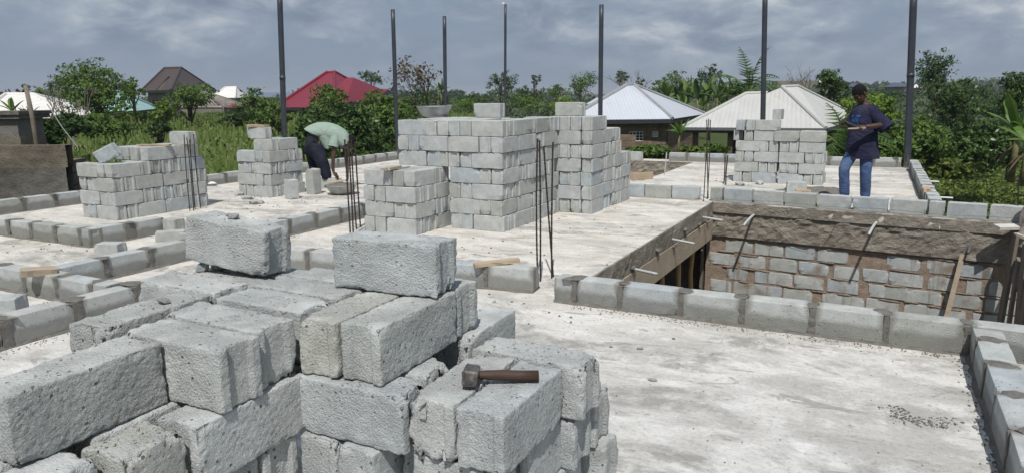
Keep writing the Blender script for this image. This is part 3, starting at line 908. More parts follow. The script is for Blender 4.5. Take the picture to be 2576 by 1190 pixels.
pile(-1.93, -1.765, 0.60, 1.045, 0.6, 'lowest left pile block below the big rough block', R(2), 1.0)
pile(-2.05, -1.88, 1.1, 1.55, 0.6, 'inner pile block under the big rough block', 0, n=.6)
pile(-2.12, -1.95, 0.62, 1.07, 0.6, 'inner pile block below the lower left corner', 0, n=.6)
pile(-2.45, -2.0, 1.35, 1.515, 0.6, 'left outer pile block in the second course', 0, n=.6)
pile(-2.45, -2.0, 1.56, 1.72, 0.6, 'left outer pile block behind in the second course', 0, n=.6)
pile(-2.66, -2.21, 1.8, 2.3, 0.6, 'left rear pile block in the second course', 0, n=.6)
pile(-1.905, -1.74, 1.74, 2.19, 0.6, 'inner pile block behind the shaded one', 0, n=.6)
pile(-1.70, -1.545, 2.2, 2.6, 0.6, 'inner pile block at the back of the second course', 0, n=.6)
# third course
pile(-1.69, -1.535, 1.675, 2.12, 0.4, 'pile block end, third course, left one under the long front block', R(1))
pile(-1.52, -1.365, 1.67, 2.12, 0.4, 'pile block end, third course, right one under the long front block', R(-1.5), 1.2)
pile(-1.335, -1.205, 1.77, 2.2, 0.4, 'recessed pile block beside the dark gap in the third course', 0)
pile(-1.27, -0.98, 1.745, 1.91, 0.4, 'pile block under the crumbled block in the third course', 0)
pile(-1.11, -0.945, 1.93, 2.37, 0.4, 'pile block under the hammer blocks seen from its right side', 0)
pile(-1.345, -0.89, 2.19, 2.35, 0.4, 'end of a pile block below the rounded block', R(-1))
pile(-1.345, -0.885, 2.37, 2.535, 0.4, 'rearmost end of a pile block at the right of the pile', R(1))
pile(-2.14, -1.70, 1.34, 1.505, 0.4, 'end of a pile block under the shaded overhang, front one', 0)
pile(-2.14, -1.695, 1.515, 1.67, 0.4, 'end of a pile block under the shaded overhang, rear one', R(1))
pile(-1.90, -1.735, 0.86, 1.32, 0.4, 'pile block low under the broken half block', 0, n=.7)
for z, dx in ((0.2, 0.0), (0.0, 0.03)):
    for k, (x0, x1, y0, y1) in enumerate(((-1.70, -1.25, 1.68, 1.845), (-1.235, -0.90, 1.73, 1.9), (-1.10, -0.93, 1.92, 2.37), (-1.3, -0.85, 2.39, 2.55), (-2.15, -1.7, 1.36, 1.525), (-1.89, -1.72, 0.88, 1.33), (-2.5, -2.05, 1.8, 1.965))):
        pile(x0 + dx, x1 + dx, y0, y1, z, f'pile block, {ORD[k]} of the {"second" if z else "bottom"} layer from the ground', 0, 1.0, n=.6)
# ------------------------------------------------------------------ hammer
h0, h1 = at(1212, 956, 0.823), at(1367, 950, 0.823)
hd = (h1 - h0).normalized(); hn = Vector((-hd.y, hd.x, 0))
ham = P(empty('club_hammer', at(1186, 968, 0.8), math.atan2(hd.y, hd.x)), 'rusty club hammer with a worn steel head lying on the front pile', 'hammer', None)
bm = bmesh.new()
bmesh.ops.create_cube(bm, size=1.0)
bmesh.ops.scale(bm, vec=(0.052, 0.105, 0.056), verts=bm.verts)
bmesh.ops.bevel(bm, geom=bm.edges[:] + bm.verts[:], offset=0.011, segments=2, affect='EDGES', profile=0.6)
for v in bm.verts:
    k = 1 - 0.12 * (1 - abs(v.co.y) / 0.0525)
    v.co.x *= k; v.co.z *= k
    v.co += Vector((nz(v.co.x * 40, v.co.y * 40, v.co.z * 40), 0, nz(v.co.y * 40, 3, v.co.z * 40))) * 0.002
me = bpy.data.meshes.new('hammer_head'); bm.to_mesh(me); bm.free()
o = link('head', me, 'steel', ham); o.location = (0, 0.01, 0.03); o.rotation_euler = (R(-9), R(6), R(-8))
hl = (h1 - h0).length
t = Geo().tube([(-0.03, 0, 0.03), (0.03, 0, 0.029), (0.06, 0, 0.027), (0.10, 0, 0.025), (0.02 + hl * 0.7, 0, 0.02), (0.02 + hl, 0, 0.018)], [0.013, 0.0145, 0.0165, 0.018, 0.0185, 0.0185], 14)
o = link('handle', t.mesh('hammer_handle'), 'handle', ham, smooth=True); o.location = (0, 0.012, 0)
t = Geo().tube([(0.02 + hl, 0.012, 0.018), (0.021 + hl, 0.012, 0.018)], [0.0178, 0.0170], 14)
link('end_cap', t.mesh('hammer_end'), 'steel', ham)

# ------------------------------------------------------------------ mortar pans
def pan(name, loc, r, label, fill=False):
    t = P(empty(name, loc, 0), label, 'pan', 'aluminium mortar pans')
    prof = [(0.0, 0.0), (0.42, 0.0), (0.60, 0.05), (0.80, 0.22), (0.93, 0.46), (1.0, 0.62), (1.06, 0.625), (1.06, 0.61), (0.985, 0.60), (0.91, 0.45), (0.77, 0.23), (0.57, 0.075), (0.0, 0.025)]
    n = 36
    V, Fc = [], []
    for (pr, pz) in prof:
        for k in range(n):
            a = 2 * math.pi * k / n
            w = 1 + 0.012 * math.sin(3 * a + 1) + 0.008 * math.sin(7 * a)
            V.append((pr * r * math.cos(a) * w, pr * r * math.sin(a) * w, pz * r + 0.004 * math.sin(2 * a) * pr))
    for i in range(len(prof) - 1):
        for k in range(n):
            Fc.append((i * n + k, i * n + (k + 1) % n, (i + 1) * n + (k + 1) % n, (i + 1) * n + k))
    link('bowl', pymesh('pan_bowl', V, Fc), 'alu', t, smooth=True)
    if fill:
        V, Fc = [], []
        for i in range(9):
            rr_ = 0.9 * r * i / 8
            for k in range(n):
                a = 2 * math.pi * k / n
                x, y = rr_ * math.cos(a), rr_ * math.sin(a)
                V.append((x, y, 0.54 * r + 0.22 * r * (1 - (i / 8) ** 2) + 0.05 * r * nz(x * 14, y * 14, 2.0) * (1 - i / 9)))
        for i in range(8):
            for k in range(n):
                Fc.append((i * n + k, i * n + (k + 1) % n, (i + 1) * n + (k + 1) % n, (i + 1) * n + k))
        link('mortar', pymesh('pan_mortar', V, Fc), 'mortar', t, smooth=True)
    return t
p = at_d(1093, 290, 10.9)
pn = pan('mortar_pan', (p.x, p.y, 1.396), 0.262, 'dented aluminium pan sitting empty on top of the large middle stack')
o = link('mortar_lump', LUMP[1], None, pn); o.location = (0.16, 0.16, 0.155); o.scale = (0.07, 0.06, 0.05)
p = at(860, 489, 0.0)
PAN = Vector((p.x, p.y, 0))
pn = pan('mortar_pan', PAN, 0.275, 'aluminium pan heaped with wet mortar at the bending man\'s hands', True)
o = P(link('plank', Geo().box(-0.13, 0.13, -0.05, 0.05, -0.008, 0.008).mesh('wood_float'), 'wood'), 'small wooden float lying in the mortar of the pan', 'float')
o.location = PAN + Vector((-0.08, -0.05, 0.222)); o.rotation_euler = (R(6), R(-8), R(35))

# ------------------------------------------------------------------ reinforcing bars left standing
def rebar(px, py, ty, lean=0.0, r=0.008, label='', group='rebar starter bars', tx=None):
    p = at(px, py, 0)
    zt = height_at(p.x, p.y, ty)
    # lean so that the top is seen at column tx
    top = Vector((p.x, p.y, zt))
    if tx is not None:
        sx = sight(top)[0]
        top += right0 * ((tx - sx) * (top - CAM).dot(fwd) / F)
    base = Vector((p.x, p.y, -0.05))
    n = max(6, int((zt) / 0.022))
    bow = rnd.uniform(-.012, .012)
    pts, rad = [], []
    for k in range(n + 1):
        f_ = k / n
        pts.append(base.lerp(top, f_) + right0 * (bow * math.sin(math.pi * f_)) - base)
        rad.append(r * (1.0 if k % 2 else 0.8))
    me = Geo().tube(pts, rad, 6).mesh('rebar')
    return P(link('rebar', me, 'rebar', None, base), label, 'rebar', group)
GR = 'rebar starter bars standing out of the slab'
for (x, y, tx, ty, lb) in ((478, 531, 463, 340, 'leftmost bar of the rebar group in front of the short left stack'), (487, 531, 470, 346, 'second bar of the rebar group in front of the short left stack'), (491, 527, 477, 352, 'third bar of the rebar group in front of the short left stack'), (505, 524, 487, 338, 'rightmost bar of the rebar group in front of the short left stack')):
    rebar(x, y, ty, tx=tx, r=0.0085, label=lb, group=GR)
for (x, y, tx, ty, lb) in ((882, 596, 867, 352, 'leftmost bar of the rebar group by the bending man'), (889, 600, 876, 357, 'thick second bar of the rebar group by the bending man'), (897, 577, 884, 352, 'third bar of the rebar group by the bending man'), (907, 572, 893, 358, 'rightmost bar of the rebar group by the bending man')):
    rebar(x, y, ty, tx=tx, r=0.011, label=lb, group=GR)
for (x, y, tx, ty, lb) in ((1353, 703, 1352, 349, 'leftmost bar of the rebar group in the doorway'), (1359, 708, 1357, 354, 'second bar of the rebar group in the doorway'), (1393, 697, 1368, 368, 'leaning bar of the rebar group in the doorway'), (1388, 700, 1391, 358, 'rightmost bar of the rebar group in the doorway')):
    rebar(x, y, ty, tx=tx, r=0.009, label=lb, group=GR)
for (x, y, tx, ty, lb) in ((1770, 507, 1783, 300, 'bar leaning right in the crossed pair at the pit corner'), (1782, 500, 1778, 302, 'upright bar of the crossed pair at the pit corner'), (1779, 502, 1787, 303, 'bar at the back of the crossed pair at the pit corner')):
    rebar(x, y, ty, tx=tx, r=0.009, label=lb, group=GR)
for (x, y, tx, ty, lb) in ((1826, 466, 1831, 392, 'thick short rebar stub left of the far stack'), (1821, 462, 1824, 395, 'thin short rebar stub left of the far stack'), (1671, 441, 1677, 384, 'bent grey stub at the edge of the stair void')):
    o = rebar(x, y, ty, tx=tx, r=0.014, label=lb, group=GR)
    if 'grey' in lb: o.data.materials[0] = M['pipe_grey']
o = rebar(2568, 560, 440, tx=2572, r=0.010, label='rebar standing behind the sack at the far right edge', group=GR)
o.location = at_d(2560, 560, 11.6) * 1.0; o.location.z = -0.05

# ------------------------------------------------------------------ tall dark poles
def pole(a, b, bx, tx, ty, label, r=0.058, joint=True, zt=None):
    base = Vector((a, b, 0))
    z = zt or height_at(a, b, ty)
    top = Vector((a, b, z))
    for _ in range(3):
        sx = sight(top)[0]
        top += right0 * ((tx - sx) * (top - CAM).dot(fwd) / F)
    t = P(empty('pvc_pole', base), label, 'pole', 'dark pipe poles standing round the slab')
    n = 10
    link('shaft', Geo().tube([(top - base) * (k / n) for k in range(n + 1)], r, 16).mesh('pole_shaft'), 'pipe', t, smooth=True)
    if joint:
        u = 0.52
        link('collar', Geo().tube([(top - base) * u, (top - base) * (u + 0.022)], r + 0.006, 16).mesh('pole_collar'), 'pipe', t, smooth=True)
    return t
pole(-12.13, 12.2, 727, 703, -25, 'dark pole behind the stepped second stack', 0.06)
pole(-11.85, 16.1, 1000, 988, 25, 'leaning dark pole just left of the large middle stack', 0.055, False)
pole(-11.85, 18.55, 1123, 1118, 42, 'dark pole rising behind the aluminium pan', 0.055, False)
pole(-9.85, 18.6, 1271, 1271.5, 12, 'thin dark pole in the middle with a pale tip', 0.036, False)
pole(-6.86, 18.45, 1513, 1513, 13, 'dark pole to the right of the large middle stack', 0.06, False)
pole(-2.70, 18.75, 1916, 1925, -25, 'dark pole behind the far stack', 0.062, False)
pole(0.47, 18.68, 2281, 2299, -25, 'tall dark pole with a collar at the corner by the man', 0.075)
tip = P(link('pole_cap', Geo().tube([(0, 0, 0), (0, 0, 0.05)], 0.04, 12).mesh('pole_cap'), 'white'), 'white tip on the thin middle pole', 'cap')
tip.location = Vector((-9.85, 18.6, height_at(-9.85, 18.6, 12)))
# conduit stubs
def stub(p, d, L, r, mat, label, droop=0.0):
    d = Vector(d).normalized()
    pts = [d * (L * k / 5) - Vector((0, 0, droop * (k / 5) ** 2)) for k in range(6)]
    return P(link('conduit_stub', Geo().tube([(-d * 0.05)] + pts, r, 10).mesh('conduit_stub'), mat, None, p, smooth=True), label, 'pipe', 'conduit stubs at the pit and slab edges')
for (x, y, lb) in ((1769, 547, 'grey conduit stub at the far end of the slab edge'), (1692, 602, 'grey conduit stub midway along the slab edge'), (1590, 675, 'grey conduit stub at the near end of the slab edge')):
    p = on_plane(x, y, (-2.39, 0, 0), Vector((1, 0, 0)))
    stub(p, (1, -0.12, -0.08), 0.30, 0.016, 'pipe_grey', lb)
for (x, y, k, lb) in ((1896, 541, 1, 'left conduit stub poking out of the pit beam'), (2204, 560, 1, 'middle conduit stub poking out of the pit beam'), (2440, 620, 0, 'short pipe end low in the right part of the pit beam')):
    p = on_plane(x, y, FW0 + fn * 0.02, fn)
    stub(p, fn + Vector((-0.1, 0, -0.15)), 0.42 if k else 0.14, 0.02, 'pipe_grey' if k else 'pipe_dark', lb, 0.05)
for (x, y, lb) in ((2310, 456, 'white conduit stub sticking out over the weeds, upper one'), (2335, 496, 'white conduit stub sticking out over the weeds, lower one')):
    p = at(x, y, 0.06)
    stub(p, (1, 0.05, 0), 0.34, 0.014, 'white', lb)
# stick and sack at the pit's right end
p = on_plane(2422, 640, FW0 + fn * 0.06, fn)
o = P(link('stick', Geo().box(-0.03, 0.03, -0.015, 0.015, -0.95, 0).mesh('stick'), 'wood_brown', None, p), 'splintered stick leaning on the pit wall', 'stick'); o.rotation_euler = (R(-9), R(7), math.atan2(fd.y, fd.x))
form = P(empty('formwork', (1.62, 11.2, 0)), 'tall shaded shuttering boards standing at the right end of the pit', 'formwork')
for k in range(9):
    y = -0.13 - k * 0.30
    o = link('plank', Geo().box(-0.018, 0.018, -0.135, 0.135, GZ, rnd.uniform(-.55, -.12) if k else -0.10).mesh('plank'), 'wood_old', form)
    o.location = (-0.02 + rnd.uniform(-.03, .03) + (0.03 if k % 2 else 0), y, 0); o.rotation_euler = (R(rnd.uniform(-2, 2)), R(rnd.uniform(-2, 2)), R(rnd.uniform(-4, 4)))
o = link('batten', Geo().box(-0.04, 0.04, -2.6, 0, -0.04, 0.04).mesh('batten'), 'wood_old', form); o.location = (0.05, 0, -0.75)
for (x, y, L, yaw, lb) in ((2535, 571, 0.55, 2, 'pale splashed board lying across the right end of the pit wall'), (2560, 592, 0.3, 20, 'second short pale board end by the pit formwork')):
    p = at_d(x, y, 11.25)
    o = P(link('plank', Geo().box(-L / 2, L / 2, -0.07, 0.07, -0.02, 0.02).mesh('plank'), 'wood_white', None, p + right0 * 0.12), lb, 'plank'); o.rotation_euler = (R(8), 0, YAW + R(yaw))
p = at_d(2586, 548, 11.2)
bm = bmesh.new(); bmesh.ops.create_grid(bm, x_segments=14, y_segments=14, size=0.5)
V = []
for v in bm.verts:
    a = v.co.x * 2 * math.pi; zz = v.co.y + 0.5
    rr_ = 0.12 * (1.0 - 0.25 * zz) * (1 + 0.25 * nz(math.cos(a) * 2, math.sin(a) * 2, zz * 4))
    v.co = Vector((rr_ * 1.2 * math.cos(a), rr_ * math.sin(a), zz * 0.62 + 0.04 * nz(a, zz, 2)))
me = bpy.data.meshes.new('cement_sack'); bm.to_mesh(me); bm.free()
o = P(link('cement_sack', me, 'sack', None, p + Vector((0.06, 0.1, -0.38)), smooth=True), 'crumpled pale sack wrapped round the post at the far right', 'sack')

# ------------------------------------------------------------------ offcuts, bags, rubble
def offcut(p, dims, rot, mat, label, name='wood_offcut', cat='wood'):
    l, w, h = dims
    g = Geo()
    n = 6
    rings = []
    for k in range(n + 1):
        x = -l / 2 + l * k / n
        j = lambda: rnd.uniform(-.06, .06) * w
        rings.append([(x, -w / 2 + j(), 0), (x, w / 2 + j(), 0), (x, w / 2 + j(), h), (x, -w / 2 + j(), h)])
    g.rings(rings)
    o = link(name, g.mesh(name), mat, None, p); o.rotation_euler = tuple(R(a) for a in rot)
    return P(o, label, cat, 'wood offcuts left on the blocks' if mat.startswith('wood') else None)
offcut(at(1250, 664, 0.215), (0.42, 0.085, 0.03), (0, -3, 42), 'wood', 'pale wood offcut on the block course left of the doorway')
offcut(at(98, 690, 0.215), (0.26, 0.12, 0.055), (4, 4, 65), 'wood_brown', 'thick wood offcut on the block course across the left rooms')
offcut((-9.77, 9.24, 1.2), (0.36, 0.14, 0.035), (0, 2, 8), 'wood', 'wood offcut on the topmost block of the second stack')
offcut((-9.85, 7.25, 1.002), (0.5, 0.09, 0.022), (0, 0, 25), 'wood', 'flat pale strip of wood on top of the short left stack')
offcut((-5.52, 7.36, 0.803), (0.14, 0.30, 0.03), (0, -4, 8), 'wood_brown', 'brown board end overhanging the low front of the middle stack')
offcut((0.60, 12.65, 0.21), (0.10, 0.34, 0.05), (0, 0, 5), 'wood', 'wooden float lying on the block course beside the weeds')
offcut(at(2020, 482, 0.10), (0.24, 0.10, 0.025), (4, 3, 15), 'wood', 'wood scrap lying on the mortar heap in the far room')
# bricks on top of the left stack
o = link('concrete_block', block_mesh('broken_block_mesh', 0.30, 0.165, 0.2, 26, 16, 18, seed=77, fine=True, chip=2.4), 'block', None, (-9.92, 6.60, 0.845))
o.rotation_euler = (R(8), R(-26), R(30)); P(o, 'broken block lying tilted on the left end of the short left stack', 'block', G1)
bag = P(link('plastic_bag', lump_mesh('black_bag', 3, 'black', 0.6, 3, 0.45), None, None, (-10.2, 6.62, 0.845)), 'small crumpled black plastic bag on the short left stack', 'bag'); bag.scale = (0.10, 0.08, 0.08)
p = at(527, 467, 0.0)
o = P(link('plastic_bag', lump_mesh('white_bag', 4, 'white', 0.5, 3, 0.5), None, None, (p.x, p.y, 0.03)), 'white plastic scrap on the slab by the left edge course', 'litter'); o.scale = (0.16, 0.09, 0.10)
p = at(1932, 411, 0.02)
o = P(link('paper_bag', Geo().rings([[(-.22, -.16, 0.02), (.22, -.16, 0.0), (.22, .16, 0.0), (-.22, .16, 0.05)], [(-.18, -.13, 0.05), (.2, -.14, 0.08), (.18, .15, 0.10), (-.2, .15, 0.14)]]).mesh('paper_bag'), 'blue', None, p), 'crumpled blue paper bag on the slab in the far room', 'bag'); o.rotation_euler = (R(6), R(-8), R(20)); o.scale = (1.3, 1, 1.4)
# mortar heap of the far room
p = at(2050, 486, 0)
heap = P(link('mortar_heap', lump_mesh('mortar_heap', 5, 'mortar', 0.4, 4, 0.5), None, None, (p.x, p.y, 0.0)), 'dark heap of wet mortar behind the block course in the far room', 'mortar heap'); heap.scale = (0.52, 0.26, 0.26)
# stones that can be told apart
k = 0
for (x, y, s, lb) in ((1005, 548, .06, 'dark stone on the slab right of the rebar by the bending man'), (645, 513, .10, 'pale concrete chip on the slab in front of the second stack'), (622, 502, .09, 'second concrete chip near the second stack'), (602, 492, .08, 'flat concrete chip left of the second stack'), (2456, 1076, .02, 'small stone alone on the front floor'), (1642, 957, .025, 'small round pebble near the front pile on the floor'), (1610, 878, .02, 'small pebble on the floor beyond the hammer'), (1243, 760, .022, 'dark pebble on the floor behind the upper right block'), (770, 582, .03, 'pale pebble beside the block course behind the pile'), (1912, 464, .10, 'flat rubble chip at the foot of the far stack'), (1862, 467, .09, 'mortar chip at the left foot of the far stack')):
    p = at(x, y, 0)
    o = P(link('stone', STONE[k % 5], None, None, (p.x, p.y, s * 0.3)), lb, 'stone', 'single stones on the slab'); o.scale = (s * 1.3, s, s * 0.8); o.rotation_euler = (0, 0, rnd.uniform(0, 6)); k += 1
for k, (x, y, s, lb) in enumerate(((540, 524, .035, 'stone chip lying on top of the upper left pile block'), (528, 529, .025, 'smaller chip beside the one on the upper left pile block'))):
    p = at_d(x, y, 3.15)
    p = at(x, y, 1.2)
    o = P(link('stone', STONE[k], None, None, (-2.50 + k * -0.05, 2.19 + k * 0.02, 1.2 + s * .3)), lb, 'stone', 'chips on the front pile'); o.scale = (s * .8, s * .7, s * .7)
o = P(link('stone', STONE[3], None, None, (-2.25, 1.63, 1.008)), 'stone chip lying on the left outer pile block', 'stone', 'chips on the front pile'); o.scale = (.028, .02, .018)
# crumbs nobody could count
g = Geo()
def crumb(x, y, s, z=0.0):
    a = rnd.uniform(0, 6.28)
    pts = []
    for q in range(5):
        t = a + q * 1.256 + rnd.uniform(-.3, .3)
        pts.append((x + s * rnd.uniform(.6, 1.2) * math.cos(t), y + s * rnd.uniform(.6, 1.2) * math.sin(t), z))
    hgt = s * rnd.uniform(.4, .9)
    tp = [(px_ * .6 + x * .4, py_ * .6 + y * .4, z + hgt) for (px_, py_, _) in pts]
    g.rings([pts, tp])
for _ in range(420):
    crumb(rnd.uniform(-2.2, 0.55), rnd.uniform(1.2, 5.3), rnd.choice((.002, .003, .003, .004, .006)))
for _ in range(420):
    crumb(rnd.uniform(-2.2, 0.6), 5.345 - abs(rnd.gauss(0, .05)) - max(0, nz(_ * .7, 1, 1)) * .2, rnd.uniform(.002, .0085))
for _ in range(300):
    crumb(0.585 - abs(rnd.gauss(0, .03)), rnd.uniform(2.0, 5.3), rnd.uniform(.002, .010))
for _ in range(230):
    t = rnd.uniform(2.4, 6.6); rr_ = 0.10 + rnd.gauss(0, .03)
    c = at(2315, 1045, 0)
    crumb(c.x + rr_ * math.cos(t) * 1.25, c.y + rr_ * math.sin(t), rnd.uniform(.003, .009))
for (cx, cy, n_, sp) in ((640, 500, 160, .5), (120, 625, 90, .3), (60, 618, 80, .35), (80, 760, 160, .25), (150, 765, 120, .2), (1900, 468, 140, .6), (1600, 505, 60, 1.0), (800, 590, 90, .8), (480, 640, 80, .7), (1500, 640, 160, 1.0), (1350, 560, 140, .8), (2150, 440, 200, 1.6), (760, 510, 120, .8), (1060, 640, 120, .6), (1230, 760, 140, .5), (1440, 780, 150, .35)):
    c = at(cx, cy, 0)
    for _ in range(n_ // 2): crumb(c.x + rnd.gauss(0, sp), c.y + rnd.gauss(0, sp), rnd.choice((.002, .003, .004, .006, .012)) * (1 + .03 * c.length))
for _ in range(260): crumb(-5.33 + abs(rnd.gauss(0, .07)), rnd.uniform(1.8, 3.6), rnd.uniform(.003, .008))
P(link('rubble_crumbs', g.mesh('rubble_crumbs'), 'mortar'), 'mortar crumbs and grit scattered over the slab', kind='stuff')
# chips on the pile's flat tops
g = Geo()
for (x0, x1, y0, y1, z) in ((-2.1, -1.7, 1.38, 1.9, 1.0), (-2.05, -1.9, 1.0, 1.34, 1.0), (-2.35, -2.2, 1.4, 1.75, 1.0), (-1.25, -.95, 1.8, 2.1, .8), (-1.26, -.9, 2.2, 2.34, .8), (-1.86, -1.7, 1.07, 1.24, .8), (-2.6, -2.25, 2.1, 2.23, 1.2)):
    for _ in range(26): crumb(rnd.uniform(x0, x1), rnd.uniform(y0, y1), rnd.choice((.002, .003, .004, .006)), z)
P(link('block_chips', g.mesh('block_chips'), 'block'), 'grit and chips lying on the front pile', kind='stuff')
# builder's line and loose tie wire
w = FW0 + fn * 0.03
pts = [w + fd * (4.2 * k / 20) + Vector((0, 0, 0.055 - 0.01 * math.sin(k * .9))) for k in range(21)]
P(link('builders_line', Geo().tube([q - w for q in pts], 0.0025, 5).mesh('builders_line'), 'string', None, w), 'green builder\'s line stretched along the dry block course on the pit rim', 'string')
for (x0, y0, x1, y1, lb) in ((1925, 540, 2030, 610, 'loose tie wire curling down the pit beam from the left stub'), (2105, 560, 2040, 640, 'loose tie wire hanging across the pit beam')):
    a, b = on_plane(x0, y0, FW0 + fn * .05, fn), on_plane(x1, y1, FW0 + fn * .05, fn)
    pts = [a.lerp(b, k / 8) - Vector((0, 0, 0.10 * math.sin(math.pi * k / 8))) - a for k in range(9)]
    P(link('tie_wire', Geo().tube(pts, 0.003, 4).mesh('tie_wire'), 'wire', None, a), lb, 'wire')

# ------------------------------------------------------------------ people
def mat_cloth(name, c, var=0.25, scale=9, bump=0.5, patch=None):
    n = N(name, 0.9, 0.15)
    v = n.vec('obj')
    lo = tuple(x * (1 - var) for x in c); hi = tuple(x * (1 + var) for x in c)
    cc = n.ramp(n.noise(v, scale, 6, 0.6), [(0.3, lo), (0.7, hi)])
    if patch: cc = n.mix(n.ramp(n.noise(v, 3.2, 3, 0.5), [(0.5, 0.0), (0.62, 0.7)]), cc, patch)
    n.col(cc)
    n.bump(n.noise(n.vec('obj', scale=(1, 1, 2.2)), scale * 0.9, 4, 0.6, 1.2), bump, 0.03)
    return n.m
M['skin'] = simple('dark_skin', (0.075, 0.042, 0.028), 0.5, 0.4, 0, 0.15, 14)
M['hair'] = simple('black_hair', (0.008, 0.007, 0.007), 0.85, 0.2, bump=0.5)
M['navy'] = mat_cloth('navy_tshirt', (0.021, 0.022, 0.050), 0.4, 5, 1.0, (0.045, 0.045, 0.07))
M['denim'] = mat_cloth('blue_denim', (0.062, 0.098, 0.20), 0.5, 5, 0.8, (0.12, 0.17, 0.29))
M['dark_denim'] = mat_cloth('dark_denim', (0.020, 0.024, 0.036), 0.4, 8, 0.6)
M['mint'] = mat_cloth('mint_shirt', (0.28, 0.355, 0.305), 0.12, 7, 0.7)
M['print'] = simple('blue_print', (0.03, 0.15, 0.46), 0.8)
M['sole'] = simple('dark_shoe', (0.02, 0.018, 0.016), 0.7)
M['eye'] = simple('eye_white', (0.45, 0.42, 0.38), 0.3)

def skin_mesh(verts, edges, radii, root=0, sub=2):
    me = bpy.data.meshes.new('skin_tmp'); me.from_pydata(verts, edges, []); me.update()
    o = bpy.data.objects.new('skin_tmp', me); COL.objects.link(o)
    o.modifiers.new('s', 'SKIN'); sm = o.modifiers.new('u', 'SUBSURF'); sm.levels = sub; sm.render_levels = sub
    if not me.skin_vertices: pass
    for i, r_ in enumerate(radii):
        d = me.skin_vertices[0].data[i]
        d.radius = (r_, r_) if isinstance(r_, (int, float)) else r_
        d.use_root = (i == root)
    dg = bpy.context.evaluated_depsgraph_get()
    ev = o.evaluated_get(dg)
    m2 = bpy.data.meshes.new_from_object(ev)
    V = [tuple(v.co) for v in m2.vertices]; Fc = [tuple(p.vertices) for p in m2.polygons]
    bpy.data.objects.remove(o); bpy.data.meshes.remove(m2)
    return V, Fc

def ellipsoid(c, r, rot=None, nu=14, nv=10):
    V, Fc = [], []
    for j in range(nv + 1):
        t = math.pi * j / nv
        for i in range(nu):
            a = 2 * math.pi * i / nu
            p = Vector((r[0] * math.sin(t) * math.cos(a), r[1] * math.sin(t) * math.sin(a), r[2] * math.cos(t)))
            if rot: p = rot @ p
            V.append(tuple(p + Vector(c)))
    for j in range(nv):
        for i in range(nu):
            Fc.append((j * nu + i, (j + 1) * nu + i, (j + 1) * nu + (i + 1) % nu, j * nu + (i + 1) % nu))
    return V, Fc

def fingers(G, wrist, d, n, size=0.1, curl=0.9, thumb=1):
    """palm and five bent fingers; d points along the hand, n out of the back of the hand"""
    d = Vector(d).normalized(); n = Vector(n); n = (n - d * n.dot(d)).normalized(); s = d.cross(n)
    w = Vector(wrist)
    G.rings([[w + d * (size * u) + s * (size * a * math.cos(t)) + n * (size * b * math.sin(t)) for t in [2 * math.pi * k / 8 for k in range(8)]] for (u, a, b) in ((-0.15, .28, .22), (0.2, .38, .20), (0.6, .46, .18), (0.95, .44, .14))])
    for k, L in enumerate((0.72, 0.82, 0.78, 0.6)):
        b0 = w + d * (size * 0.9) + s * (size * (-.33 + .22 * k))
        pts = [b0]; ang = 0.25
        for q in range(3):
            pts.append(pts[-1] + (d * math.cos(ang) - n * math.sin(ang)) * (size * L / 3)); ang += curl
        G.tube(pts, [size * .105, size * .10, size * .09, size * .06], 6)
    b0 = w + d * (size * .25) + s * (size * .36 * thumb * -1)
    p1 = b0 + (d * .5 - s * thumb * .6 - n * .3).normalized() * size * .38
    p2 = p1 + (d * .85 - s * thumb * .05 - n * .45).normalized() * size * .36
    G.tube([b0, p1, p2], [size * .13, size * .11, size * .07], 6)

def head(G, c, rot, s=1.0):
    """skull, jaw, nose, ears, lips and eye sockets; the face looks along rot @ (0,-1,0)"""
    c = Vector(c)
    rows = [(-0.118, .030, .030, -.055), (-0.105, .052, .045, -.045), (-0.075, .062, .066, -.026), (-0.04, .068, .080, -.012), (0.0, .073, .092, 0.0), (0.04, .075, .097, .006), (0.075, .068, .090, .008), (0.10, .052, .070, .008), (0.118, .028, .040, .008)]
    rings = []
    for (z, rx, ry, yo) in rows:
        rings.append([c + rot @ (Vector((rx * math.cos(a), yo + ry * math.sin(a), z)) * s) for a in [2 * math.pi * k / 16 for k in range(16)]])
    G.rings(rings)
    def e(p, r): G.add(*ellipsoid(c + rot @ (Vector(p) * s), [q * s for q in r], rot, 8, 6))
    e((0, -.100, -.022), (.017, .020, .024)); e((0, -.094, .005), (.010, .012, .03))
    for q in (-1, 1):
        e((q * .076, .012, -.012), (.010, .020, .032))
        e((q * .030, -.083, .030), (.024, .012, .008))
        e((q * .013, -.100, -.030), (.010, .010, .008))
        e((q * .036, -.070, -.020), (.022, .020, .022))
    e((0, -.088, -.062), (.026, .014, .007)); e((0, -.086, -.076), (.024, .014, .008)); e((0, -.072, -.102), (.024, .02, .014))

def cap_hair(c, rot, s=1.0, name='hair'):
    V, Fc = [], []
    c = Vector(c); nu, nv = 24, 9
    for j in range(nv + 1):
        t = math.pi * 0.60 * j / nv
        for i in range(nu):
            a = 2 * math.pi * i / nu
            back = math.sin(a)
            tt = t * (0.92 + 0.24 * back)
            p = Vector((0.081 * math.sin(tt) * math.cos(a), 0.008 + 0.106 * math.sin(tt) * math.sin(a), 0.015 + 0.117 * math.cos(tt)))
            p *= 1 + 0.02 * nz(p.x * 90, p.y * 90, p.z * 90)
            V.append(tuple(c + rot @ (p * s)))
    for j in range(nv):
        for i in range(nu):
            Fc.append((j * nu + i, (j + 1) * nu + i, (j + 1) * nu + (i + 1) % nu, j * nu + (i + 1) % nu))
    return pymesh(name, V, Fc)

